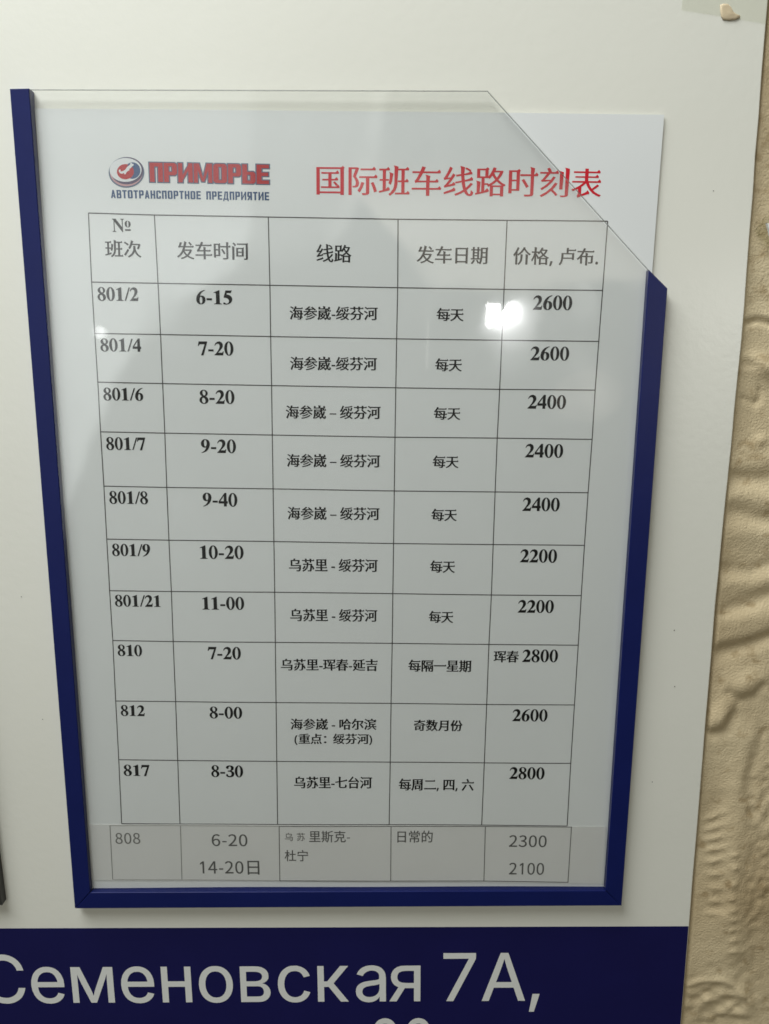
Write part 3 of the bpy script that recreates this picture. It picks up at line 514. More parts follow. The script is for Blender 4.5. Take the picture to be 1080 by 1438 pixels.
  '0': [[263,-10,210,-4,165,10,127,34,97,67,71,106,55,155,38,239,32,337,38,435,55,519,71,567,97,606,127,638,165,662,210,676,265,680,315,676,360,662,396,638,427,606,451,567,470,518,487,434,494,336,487,239,470,154,451,106,427,66,396,34,358,10,315,-4],[263,52,294,60,318,85,332,127,344,217,347,336,344,456,332,546,318,586,295,612,265,620,232,612,210,586,195,546,182,456,178,336,182,217,195,127,210,85,232,60]],
  '1': [[91,0,91,50,168,50,189,53,204,63,213,81,216,111,216,582,151,511,122,491,94,484,73,488,56,502,43,525,39,554,104,577,141,596,185,626,251,675,355,675,355,111,358,85,365,66,379,53,403,50,480,50,480,0]],
  '2': [[34,0,34,97,172,239,224,294,262,343,288,388,305,430,314,473,316,519,312,567,297,598,274,617,244,623,214,619,192,605,176,582,162,532,157,460,108,466,70,481,52,500,41,523,36,554,42,586,60,617,88,642,129,663,181,676,244,680,308,676,361,662,403,638,434,607,452,570,459,525,456,493,446,460,431,428,407,393,375,353,333,308,216,193,122,104,342,104,368,108,390,120,409,141,420,168,427,197,483,197,477,0]],
  '3': [[228,-10,164,-6,113,7,74,25,48,49,32,76,27,104,32,134,50,158,76,172,106,176,109,140,120,111,139,87,162,70,189,60,221,56,252,59,279,69,302,85,322,111,333,147,337,195,333,228,321,258,300,283,272,302,235,314,192,318,133,318,133,376,196,376,232,381,263,393,286,414,302,442,312,476,315,514,309,560,295,593,280,610,260,620,237,623,207,617,186,602,171,578,162,547,158,514,155,477,105,483,66,498,48,514,38,535,34,561,39,592,57,621,87,645,127,665,179,676,242,680,304,676,357,663,400,641,432,610,452,572,459,528,453,487,441,452,417,421,371,385,315,358,353,348,390,333,427,311,456,281,476,244,483,193,477,141,460,98,437,62,403,35,365,14,322,1,276,-7]],
  '4': [[169,0,169,50,196,50,225,53,251,62,267,81,273,118,273,175,13,175,13,232,279,672,410,672,410,237,508,237,508,175,410,175,410,118,416,81,432,62,458,53,487,50,500,50,500,0],[78,237,273,237,273,402,274,491,279,582,265,551,244,512,221,473,204,446]],
  '5': [[231,-10,167,-6,118,7,81,25,56,49,42,76,38,105,43,133,59,153,83,165,113,169,115,143,123,116,136,92,155,73,182,60,216,56,246,60,273,70,297,88,316,116,328,155,332,207,328,249,316,284,298,312,273,330,242,342,204,346,144,340,99,329,56,346,87,672,442,672,446,500,393,500,381,547,374,558,361,565,342,568,147,568,132,393,176,403,235,407,302,402,361,386,410,358,446,319,469,269,476,207,470,151,453,105,428,67,395,38,357,17,316,1,273,-7]],
  '6': [[276,-10,231,-6,190,6,153,25,120,52,94,87,71,130,55,182,46,242,42,311,46,385,59,455,80,518,108,572,146,617,192,652,246,673,311,680,365,677,407,666,438,649,460,628,473,603,476,577,470,550,451,526,417,509,364,504,358,560,351,586,340,607,325,620,302,626,267,617,238,596,213,561,195,512,182,451,175,376,197,389,225,400,260,409,305,411,358,406,403,389,441,361,470,322,487,274,493,217,487,154,467,99,438,53,395,18,342,-3],[279,53,301,57,319,69,335,90,351,137,357,207,350,274,333,319,316,339,295,350,270,354,244,351,216,340,192,325,175,309,179,227,189,162,206,113,227,80,251,59]],
  '7': [[155,0,404,568,158,568,130,564,112,547,104,521,98,473,42,473,46,672,494,672,494,626,235,0]],
  '8': [[256,-10,185,-3,127,15,84,43,53,80,35,123,28,171,32,210,45,242,66,270,111,307,167,339,116,374,80,414,57,458,50,509,55,553,70,592,98,628,139,656,196,675,267,680,329,676,379,659,418,634,445,600,462,561,467,516,465,481,453,451,434,427,393,395,342,364,414,322,462,279,481,248,493,214,497,178,490,123,469,77,434,41,386,13,328,-4],[284,396,314,417,335,444,346,476,350,518,347,544,340,570,328,592,311,610,288,621,262,626,238,623,218,613,203,596,188,563,182,521,189,477,209,445,241,420],[262,45,291,48,316,59,337,77,360,115,367,162,362,190,353,216,335,238,291,269,230,302,200,279,176,249,161,213,155,168,158,133,168,104,185,78,206,59,231,48]],
  '9': [[213,-10,162,-6,123,6,94,24,74,46,63,71,59,97,62,116,70,132,85,143,105,150,122,112,144,78,165,63,189,53,218,50,263,60,298,94,325,148,342,224,351,322,328,297,297,277,260,263,217,259,167,265,122,281,84,308,56,347,39,395,34,453,39,516,59,572,90,617,133,652,186,673,248,680,293,677,333,666,369,648,402,621,430,588,452,546,469,494,480,434,483,365,480,290,467,220,449,155,421,101,383,55,337,20,280,-3],[258,326,288,330,314,343,335,364,351,389,347,462,339,521,323,564,304,593,281,612,253,617,230,613,209,600,192,578,175,528,169,459,172,411,183,374,202,347,225,332]],
  'N': [[564,-15,150,490,150,111,154,69,167,43,190,29,234,24,234,0,25,0,25,24,55,27,76,32,91,42,99,57,105,80,106,111,106,543,69,589,50,606,25,614,25,637,218,637,547,237,547,528,546,558,540,579,530,595,516,603,494,610,463,614,463,637,672,637,672,614,630,607,606,595,595,570,591,528,591,-15]],
  'o': [[237,-14,178,-7,126,15,84,52,53,98,34,154,27,216,34,279,53,335,84,381,126,416,178,438,235,445,293,438,343,417,385,382,417,336,437,280,444,216,437,151,417,97,385,50,343,15,294,-7],[237,15,260,20,279,34,293,55,300,78,304,113,308,216,304,318,291,379,277,400,259,414,237,418,211,414,193,400,179,379,168,318,164,216,168,115,172,78,179,55,193,34,213,20]],
  '(': [[283,-164,227,-80,195,-17,169,50,151,118,140,188,138,259,140,332,151,401,169,471,195,539,228,602,282,688,168,688,119,620,83,554,56,484,36,410,26,335,22,258,26,182,36,107,56,34,84,-35,120,-100,168,-164]],
  ')': [[114,-164,163,-100,199,-35,227,34,245,107,257,182,261,258,257,335,245,410,227,484,199,554,163,620,115,688,-2,688,55,602,88,539,112,471,130,401,141,331,145,259,141,188,130,118,112,50,88,-17,55,-80,0,-164]],
  '/': [[10,0,259,672,340,672,90,0]],
  ',': [[110,-138,161,-17,180,41,198,102,182,125,72,125,50,-1,19,-138]],
  '.': [[154,-25,178,-11,196,15,201,50,196,86,178,111,154,126,124,129,98,126,73,111,56,85,51,50,56,15,73,-11,98,-25,124,-29]],
},
'sans': {
  'С': [[376,-10,317,-4,262,10,211,35,167,69,129,111,98,162,75,221,62,286,56,357,62,429,75,495,98,553,129,603,167,646,211,681,262,705,317,720,376,726,429,722,478,709,525,689,565,663,601,629,630,588,651,542,665,490,574,490,564,525,547,556,528,581,502,602,474,619,443,632,411,639,376,641,333,637,294,626,259,608,226,582,198,550,176,512,159,467,149,415,145,357,149,300,159,249,176,204,198,165,226,132,259,107,295,89,333,79,376,75,411,77,443,84,474,97,502,114,528,135,547,160,564,191,574,225,665,225,651,174,630,128,602,87,565,53,525,27,480,7,429,-6]],
  'е': [[298,-11,249,-7,204,4,165,23,129,49,101,82,79,120,56,186,48,263,55,340,77,408,100,446,128,478,162,505,200,525,242,537,288,540,332,537,374,526,414,508,449,480,480,443,502,397,518,340,522,273,522,238,106,238,106,311,475,311,436,284,432,333,419,378,398,414,370,442,333,459,288,464,243,459,205,440,176,414,153,380,139,339,135,297,135,250,141,196,155,149,180,113,212,86,252,70,298,65,329,68,357,75,381,86,401,103,418,124,430,148,513,128,497,89,471,55,437,27,398,6,350,-7]],
  'м': [[75,0,75,533,203,533,326,236,346,186,362,141,384,58,370,58,391,141,407,186,426,236,549,533,678,533,678,0,592,0,592,333,594,388,594,443,595,498,605,498,584,422,561,354,530,279,414,0,338,0,219,279,190,354,166,422,143,498,156,498,159,392,159,0]],
  'н': [[435,314,435,235,139,235,139,314],[160,533,160,0,75,0,75,533],[501,533,501,0,415,0,415,533]],
  'о': [[291,-11,245,-7,203,4,165,23,131,49,101,82,79,120,62,163,52,211,48,263,52,317,62,366,79,409,101,447,131,480,165,506,203,526,245,537,291,540,339,537,381,526,421,506,454,480,482,447,505,409,522,366,533,317,536,263,533,211,522,163,505,120,482,82,454,49,421,23,381,4,339,-7],[291,65,340,72,380,93,411,125,432,165,445,212,449,263,445,315,432,363,411,404,380,436,340,457,291,464,243,457,204,436,174,404,152,363,139,315,135,263,139,212,152,165,174,125,204,93,243,72]],
  'в': [[75,0,75,533,293,533,347,529,394,516,432,495,460,466,477,432,482,391,477,349,456,318,422,294,380,280,409,273,439,260,464,241,485,214,499,183,504,143,498,106,482,70,457,41,422,18,378,4,326,0],[156,79,326,79,364,83,392,98,409,121,415,152,409,187,392,215,364,232,326,238,156,238],[156,309,294,309,336,315,370,329,390,353,397,384,390,414,369,436,336,450,293,456,156,456]],
  'с': [[291,-11,245,-7,203,4,165,23,131,49,101,82,79,120,62,163,52,211,48,263,52,317,62,366,79,409,101,447,131,480,165,506,203,526,245,537,291,540,329,539,366,530,399,518,429,501,456,480,478,453,497,423,509,390,426,369,419,388,408,407,395,423,380,437,362,449,340,457,318,463,291,464,243,457,204,436,174,404,152,363,139,315,135,263,139,212,152,165,174,125,204,93,243,72,291,65,318,68,342,73,363,82,381,93,397,107,411,125,421,143,428,165,511,143,498,110,480,79,457,52,430,30,401,13,367,-1,331,-8]],
  'к': [[75,0,75,533,160,533,160,302,214,302,405,533,515,533,300,276,518,0,408,0,235,224,160,224,160,0]],
  'а': [[225,-13,177,-7,132,7,96,31,68,63,49,103,42,152,48,194,60,226,82,252,110,271,141,286,176,297,250,309,329,319,354,324,373,331,384,342,384,392,376,418,360,437,338,453,309,463,276,466,241,463,210,453,186,440,166,423,151,405,141,385,58,409,80,453,111,487,146,512,187,528,229,537,273,540,302,539,336,533,370,523,402,506,430,482,453,450,468,408,474,353,474,0,390,0,390,73,383,73,371,53,354,35,332,17,302,1,267,-8],[239,63,284,69,321,83,349,104,370,131,383,162,388,194,388,267,380,262,364,256,325,248,281,241,246,236,188,224,165,211,145,196,134,174,129,148,132,122,143,101,160,86,183,73,210,66]],
  'я': [[467,0,381,0,381,459,259,459,200,453,160,435,143,415,134,392,131,364,134,338,143,315,160,297,201,279,259,273,419,273,419,200,253,200,188,205,136,221,96,245,68,279,51,318,45,364,51,412,68,453,96,487,136,513,188,529,253,533,467,533],[120,0,21,0,172,242,267,242]],
  '7': [[136,0,454,630,454,636,87,636,87,716,550,716,550,632,232,0]],
  'А': [[23,0,283,716,388,716,651,0,556,0,404,425,371,523,326,672,345,672,300,522,269,425,120,0],[155,200,155,280,520,280,520,200]],
  ',': [[53,-167,96,100,193,100,118,-167]],
  '8': [[318,-10,250,-3,191,15,142,46,104,87,80,135,73,190,77,234,91,274,114,309,142,339,176,360,215,373,215,376,181,388,153,407,131,433,113,464,103,498,98,535,106,587,127,633,160,671,205,701,259,719,318,726,378,719,430,701,474,671,508,633,530,587,537,535,529,481,505,433,482,407,454,388,422,376,422,373,460,360,494,339,523,309,544,274,558,234,564,190,560,153,550,118,532,87,495,46,446,15,387,-3],[318,69,363,73,401,84,432,104,454,128,468,159,474,196,468,232,453,266,429,293,398,314,360,326,318,331,276,326,238,314,207,293,183,266,167,232,162,196,167,159,181,128,204,104,235,84,274,73],[318,408,354,411,385,422,412,440,432,464,445,494,449,529,445,561,433,591,414,615,387,632,354,643,318,647,281,643,249,632,224,615,204,591,191,561,187,529,191,494,204,464,224,440,250,422,283,411]],
},
}


# ------------------------------------------------------------------ lettering
def outline(poly_flat):
    return [(poly_flat[i], poly_flat[i + 1]) for i in range(0, len(poly_flat), 2)]


def shoelace(p):
    return sum(p[i - 1][0] * p[i][1] - p[i][0] * p[i - 1][1] for i in range(len(p))) / 2


def restyle(polys, a, b, ser):
    """move the outline out by a across vertical strokes and b across horizontal ones; ser adds brush-like stroke ends"""
    sgn = 1 if sum(shoelace(p) for p in polys) > 0 else -1
    out = []
    for p in polys:
        if sgn < 0:
            p = p[::-1]
        n = len(p)
        if n < 3:
            continue
        E = []
        for i in range(n):
            x0, y0 = p[i]
            x1, y1 = p[(i + 1) % n]
            L = math.hypot(x1 - x0, y1 - y0) or 1e-6
            dx, dy = (x1 - x0) / L, (y1 - y0) / L
            E.append((dx, dy, dy, -dx, a * dy * dy + b * dx * dx, L))
        q = []
        for i in range(n):
            e0, e1 = E[i - 1], E[i]
            det = e0[2] * e1[3] - e0[3] * e1[2]
            if abs(det) < 0.25:
                nx, ny = e0[2] + e1[2], e0[3] + e1[3]
                l = math.hypot(nx, ny) or 1
                d = (e0[4] + e1[4]) / 2
                o = (nx / l * d, ny / l * d)
            else:
                o = ((e0[4] * e1[3] - e1[4] * e0[3]) / det, (e0[2] * e1[4] - e1[2] * e0[4]) / det)
            m = math.hypot(*o)
            lim = 2.2 * max(abs(a), abs(b))
            if m > lim:
                o = (o[0] * lim / m, o[1] * lim / m)
            q.append((p[i][0] + o[0], p[i][1] + o[1]))
        if not ser:
            out.append(q)
            continue
        res, skip = [], set()
        for i in range(n):
            if i in skip:
                continue
            ep, e, en = E[i - 1], E[i], E[(i + 1) % n]
            v, w = q[i], q[(i + 1) % n]
            if e[1] > 0.9 and e[5] < 95 and ep[0] > 0.95 and ep[5] > 110 and en[0] < -0.95 and en[5] > 110:
                res += [v, (w[0] + 8 * ser, w[1] - 4), (w[0] - 38 * ser, w[1] + 52 * ser), (w[0] - 92 * ser, w[1])]
                skip.add((i + 1) % n)
            elif ep[1] > 0.95 and ep[5] > 150 and e[0] < -0.95 and e[5] > 150:
                res += [(v[0] + 2, v[1] - 38 * ser), (v[0] + 24 * ser, v[1] - 8), (v[0] - 26 * ser, v[1] + 40 * ser), (v[0] - 80 * ser, v[1])]
            elif e[0] < -0.9 and e[5] < 100 and ep[1] > 0.95 and ep[5] > 120 and en[1] < -0.95 and en[5] > 120:
                res += [(v[0] + 20 * ser, v[1] - 8), (v[0] - e[5] * 0.35, v[1] + 8), (w[0] - 24 * ser, w[1] + 30 * ser), (w[0], w[1] - 26 * ser)]
                skip.add((i + 1) % n)
            else:
                res.append(v)
        out.append(res)
    return out


def rect(x0, y0, x1, y1):
    return [(x0, y0), (x1, y0), (x1, y1), (x0, y1)]


BLOCK = {   # heavy condensed capitals, 100 units tall; overlapping counter-clockwise pieces, clockwise holes
    'П': (60, [rect(0, 0, 22, 100), rect(38, 0, 60, 100), rect(0, 80, 60, 100)]),
    'Р': (60, [rect(0, 0, 22, 100), [(22, 36), (50, 36), (60, 46), (60, 90), (50, 100), (22, 100)], [(22, 54), (22, 83), (37, 83), (37, 54)]]),
    'И': (66, [rect(0, 0, 20, 100), rect(46, 0, 66, 100), [(20, 10), (46, 62), (46, 90), (20, 38)]]),
    'М': (84, [rect(0, 0, 18, 100), rect(66, 0, 84, 100), [(36, 6), (46, 6), (25, 100), (8, 100)], [(38, 6), (48, 6), (76, 100), (59, 100)]]),
    'О': (62, [[(10, 0), (52, 0), (62, 10), (62, 90), (52, 100), (10, 100), (0, 90), (0, 10)], [(24, 16), (24, 84), (38, 84), (38, 16)]]),
    'Ь': (60, [rect(0, 0, 22, 100), [(22, 0), (50, 0), (60, 10), (60, 52), (50, 62), (22, 62)], [(22, 16), (22, 46), (37, 46), (37, 16)]]),
    'Е': (56, [rect(0, 0, 22, 100), rect(0, 0, 56, 18), rect(0, 41, 53, 59), rect(0, 82, 56, 100)]),
    'А': (60, [[(0, 0), (20, 0), (38, 100), (20, 100)], [(40, 0), (60, 0), (40, 100), (22, 100)], rect(14, 18, 46, 34)]),
    'В': (60, [rect(0, 0, 22, 100), [(22, 0), (50, 0), (60, 9), (60, 45), (53, 52), (22, 52)], [(22, 15), (22, 42), (38, 42), (38, 15)],
               [(22, 48), (52, 48), (58, 56), (58, 91), (49, 100), (22, 100)], [(22, 60), (22, 85), (37, 85), (37, 60)]]),
    'Т': (56, [rect(0, 82, 56, 100), rect(17, 0, 39, 100)]),
    'Н': (60, [rect(0, 0, 22, 100), rect(38, 0, 60, 100), rect(0, 40, 60, 58)]),
    'С': (60, [[(10, 0), (50, 0), (60, 10), (60, 34), (38, 34), (38, 16), (24, 16), (24, 84), (38, 84), (38, 66), (60, 66), (60, 90), (50, 100), (10, 100), (0, 90), (0, 10)]]),
    'Д': (68, [rect(0, -18, 14, 16), rect(54, -18, 68, 16), rect(0, 0, 68, 16), [(8, 10), (26, 10), (36, 100), (18, 100)], rect(42, 0, 62, 100), rect(18, 84, 62, 100)]),
    'Я': (60, [rect(38, 0, 60, 100), [(38, 36), (38, 100), (10, 100), (0, 90), (0, 46), (10, 36)], [(38, 54), (23, 54), (23, 83), (38, 83)], [(0, 0), (22, 0), (42, 42), (20, 42)]]),
    ' ': (26, []),
}


def ring(cx, cy, rx, ry, hole=False, lean=0.0, n=26):
    p = [(cx + rx * math.cos(2 * math.pi * i / n) + lean * ry * math.sin(2 * math.pi * i / n), cy + ry * math.sin(2 * math.pi * i / n)) for i in range(n)]
    return p[::-1] if hole else p


def ccw(p):
    return p if shoelace(p) > 0 else p[::-1]


_six = ccw([(455, 690), (360, 668), (235, 610), (130, 510), (60, 385), (28, 250), (40, 130), (95, 40), (175, -4), (250, -13), (335, 0), (420, 60), (466, 145),
            (475, 222), (455, 318), (400, 385), (320, 415), (255, 410), (205, 390), (240, 490), (310, 580), (395, 640), (460, 666)])
_hole6 = ring(255, 192, 76, 176, True)
BOLD_DIGITS = {     # bold newspaper-like figures with strong thick and thin strokes, 500 units wide
    '0': [ring(250, 338, 228, 350), ring(250, 338, 96, 318, True)],
    '1': [ccw([(65, 0), (442, 0), (442, 22), (398, 27), (360, 45), (346, 85), (346, 688), (325, 688), (65, 575), (73, 553), (130, 568), (165, 556), (176, 515),
               (176, 85), (160, 45), (120, 27), (65, 22)])],
    '2': [ccw([(17, 0), (440, 0), (478, 192), (455, 192), (438, 152), (412, 134), (375, 130), (182, 130), (300, 240), (380, 330), (430, 420), (440, 500), (424, 580),
               (368, 650), (270, 688), (160, 665), (80, 600), (30, 495), (52, 488), (100, 556), (170, 582), (240, 568), (285, 510), (291, 440), (265, 340),
               (200, 225), (100, 100), (17, 18)])],
    '4': [ccw([(288, 0), (420, 0), (420, 150), (476, 150), (476, 262), (420, 262), (420, 688), (335, 688), (19, 250), (19, 150), (288, 150)]),
          [(288, 262), (88, 262), (288, 545)]],
    '5': [ccw([(155, 676), (418, 676), (436, 692), (452, 684), (405, 558), (205, 558), (185, 482), (280, 465), (375, 425), (440, 355), (470, 260), (450, 160),
               (395, 75), (300, 15), (190, -13), (90, -8), (35, 12), (22, 45), (42, 78), (80, 84), (115, 66), (150, 35), (205, 26), (265, 50), (310, 105),
               (319, 170), (290, 245), (225, 300), (150, 325), (70, 330), (58, 345)])],
    '6': [_six, _hole6],
    '7': [ccw([(60, 676), (477, 676), (477, 640), (272, -8), (160, -8), (366, 545), (130, 545), (80, 520), (36, 450), (17, 456)])],
    '8': [ring(250, 520, 198, 168), ring(250, 178, 224, 195), ring(262, 532, 84, 126, True, -0.12), ring(236, 158, 98, 142, True, -0.12)],
    '9': [[(500 - x, 676 - y) for x, y in _six], [(500 - x, 676 - y) for x, y in _hole6]],
}


def ink(polys):
    X = [p[0] for q in polys for p in q]
    Y = [p[1] for q in polys for p in q]
    return min(X), max(X), min(Y), max(Y)


def compose(s, style):
    """list of polygons (1000 units to the em) for the string, laid out from x = 0"""
    x, out = 0.0, []
    for ch in s:
        if style == 'block' or style == 'block_wide':
            w, ps = BLOCK[ch]
            g = 12 if style == 'block' else 5
            out += [[(px + x, py) for px, py in p] for p in ps]
            x += w + g
            continue
        if ch == ' ':
            x += 250
            continue
        if style == 'band':
            ps = restyle([[(px * 1.05, py) for px, py in outline(p)] for p in GLYPHS['sans'][ch]], 4, 2, 0)
            b = ink(ps)
            adv = b[1] + b[0] - 6
        elif style == 'plain':                      # the plain hand of the pasted strip
            if ch == '1':
                ps = [[(250, 0), (250, 620), (120, 530), (120, 625), (270, 735), (345, 735), (345, 0)][::-1]]
                adv = 555
            elif ch == '-':
                ps, adv = [rect(60, 235, 300, 310)], 360
            elif ch in '0123456789':
                ps, adv = restyle([outline(p) for p in GLYPHS['cjk'][ch]], 5, 3, 0), 570
            else:
                ps, adv = restyle([outline(p) for p in GLYPHS['cjk'][ch]], 8, 4, 0), 1000
        elif ch == '–':
            ps, adv = [rect(0, 225, 480, 300)], 500
        elif ch == '-':
            ps, adv = [rect(30, 190, 300, 290)], 333
        elif ch == '№':
            n_ = [outline(p) for p in GLYPHS['ser']['N']]
            o_ = restyle([outline(p) for p in GLYPHS['ser']['o']], 8, 0, 0)
            ps = n_ + [[(px * 0.74 + 680, py * 0.70 + 235) for px, py in p] for p in o_] + [rect(700, 60, 1005, 135)]
            adv = 1050
        elif ch in GLYPHS['ser']:
            ps = [outline(p) for p in GLYPHS['ser'][ch]]
            if ch in '0123456789':
                ps = restyle(BOLD_DIGITS.get(ch) or ps, 9, 4, 0)
                adv = 500
            elif ch == '/':
                adv = 300
            else:
                adv = {',': 250, '.': 250, '(': 333, ')': 333}.get(ch, 500)
        else:
            a, b, ser = {'song': (30, 3, 1.0), 'head': (18, -2, 0.8), 'title': (15, -8, 1.1)}[style]
            ps = restyle([outline(p) for p in GLYPHS['cjk'][ch]], a, b, ser)
            adv = 1000
            if ch == '：':
                adv = 900
        out += [[(px + x, py) for px, py in p] for p in ps]
        x += adv
    return out


def triangulate(polys):
    V, E = [], []
    for p in polys:
        n0 = len(V)
        V += [Vector((x, y)) for x, y in p]
        E += [(n0 + i, n0 + (i + 1) % len(p)) for i in range(len(p))]
    r = delaunay_2d_cdt(V, E, [], 0, 1e-4)
    out = []
    for f in r[2]:
        cx = sum(r[0][i].x for i in f) / len(f)
        cy = sum(r[0][i].y for i in f) / len(f)
        w = 0
        for p in polys:
            for i in range(len(p)):
                (x0, y0), (x1, y1) = p[i - 1], p[i]
                if (y0 <= cy) != (y1 <= cy) and x0 + (cy - y0) / (y1 - y0) * (x1 - x0) > cx:
                    w += 1 if y1 > y0 else -1
        if w:
            out.append(list(f))
    return [(v.x, v.y) for v in r[0]], out


class Print:
    """flat print collected into one mesh; surf(x, z) gives the depth of the surface it is printed on"""
    def __init__(self, surf, lift):
        self.v, self.f, self.surf, self.lift = [], [], surf, lift

    def add(self, pts, faces):
        n = len(self.v)
        self.v += [(x, self.surf(x, z) - self.lift, z) for x, z in pts]
        self.f += [[n + i for i in fc] for fc in faces]

    def text(self, s, style, x0, x1, yt, yb, dy=0.0, cap=None, Y=0.0, grow=0.0):
        polys = compose(s, style)
        if grow:
            polys = [restyle([p], grow, grow, 0)[0] if shoelace(p) > 0 else restyle([p[::-1]], -grow, -grow, 0)[0][::-1] for p in polys]
        a, b, c, d = ink(compose(s, style))
        if cap:
            c, d = 0, cap
        p0, p1 = Vector(at(x0, yb, Y)), Vector(at(x1, yb + dy, Y))
        top = Vector(at((x0 + x1) / 2, yt + dy / 2, Y))
        mid = (p0 + p1) / 2
        u = (p1 - p0) / (b - a)
        nrm = Vector((-(p1 - p0).y, (p1 - p0).x)).normalized()
        w = nrm * ((top - mid).dot(nrm) / (d - c))
        # one letter at a time keeps the triangulation quick
        for grp in split_groups(polys):
            vs, fs = triangulate(grp)
            self.add([tuple(p0 + u * (x - a) + w * (y - c)) for x, y in vs], fs)

    def shape(self, pts_px, Y=0.0):
        pts = [at(x, y, Y) for x, y in pts_px]
        vs, fs = triangulate([[(x * 1e4, z * 1e4) for x, z in pts]])
        self.add([(x / 1e4, z / 1e4) for x, z in vs], fs)

    def ellipse(self, cx, cy, rx, ry, Y=0.0, n=40):
        self.shape([(cx + rx * math.cos(2 * math.pi * i / n), cy - ry * math.sin(2 * math.pi * i / n)) for i in range(n)], Y)

    def rule(self, pts_px, width, Y=0.0):
        pts = []
        P = [Vector(at(x, y, Y)) for x, y in pts_px]
        for a, b in zip(P[:-1], P[1:]):
            k = max(1, int((b - a).length / 0.006))
            pts += [a.lerp(b, i / k) for i in range(k)]
        pts.append(P[-1])
        vs, fs = [], []
        for i, p in enumerate(pts):
            d = (pts[min(i + 1, len(pts) - 1)] - pts[max(i - 1, 0)]).normalized()
            n = Vector((-d.y, d.x)) * width / 2
            vs += [tuple(p + n), tuple(p - n)]
            if i:
                fs.append([2 * i - 2, 2 * i - 1, 2 * i + 1, 2 * i])
        self.add(vs, fs)

    def build(self, name, m, parent):
        # every face looks at the camera (-y)
        F = []
        for f in self.f:
            (x0, _, z0), (x1, _, z1), (x2, _, z2) = (self.v[f[0]], self.v[f[1]], self.v[f[2]])
            F.append(f if (x1 - x0) * (z2 - z0) - (z1 - z0) * (x2 - x0) > 0 else f[::-1])
        return obj(name, self.v, F, m, parent)


def split_groups(polys):
    """polygons whose boxes overlap belong to one triangulation"""
    boxes = [[min(p[0] for p in q), max(p[0] for p in q)] for q in polys]
    order = sorted(range(len(polys)), key=lambda i: boxes[i][0])
    groups, hi = [], -1e9
    for i in order:
        if boxes[i][0] > hi:
            groups.append([])
        groups[-1].append(polys[i])
        hi = max(hi, boxes[i][1])
    return groups


# ------------------------------------------------------------------ plaster wall behind the board
BOARD_FRONT = 0.0012
WALL_Y = 0.0062


def seg_dist(X, Z, pts):
    best = np.full(X.shape, 1e9)
    for (ax, az), (bx, bz) in zip(pts[:-1], pts[1:]):
        dx, dz = bx - ax, bz - az
        t = np.clip(((X - ax) * dx + (Z - az) * dz) / (dx * dx + dz * dz), 0, 1)
        best = np.minimum(best, np.hypot(X - ax - t * dx, Z - az - t * dz))
    return best


def value_noise(X, Z, scale, seed):
    r = np.random.default_rng(seed)
    g = r.random((256, 256))
    x, z = X * scale + 50, Z * scale + 50
    ix, iz = np.floor(x).astype(int), np.floor(z).astype(int)
    fx, fz = x - ix, z - iz
    fx, fz = fx * fx * (3 - 2 * fx), fz * fz * (3 - 2 * fz)
    G = lambda a, b: g[a % 256, b % 256]
    return (G(ix, iz) * (1 - fx) + G(ix + 1, iz) * fx) * (1 - fz) + (G(ix, iz + 1) * (1 - fx) + G(ix + 1, iz + 1) * fx) * fz - 0.5


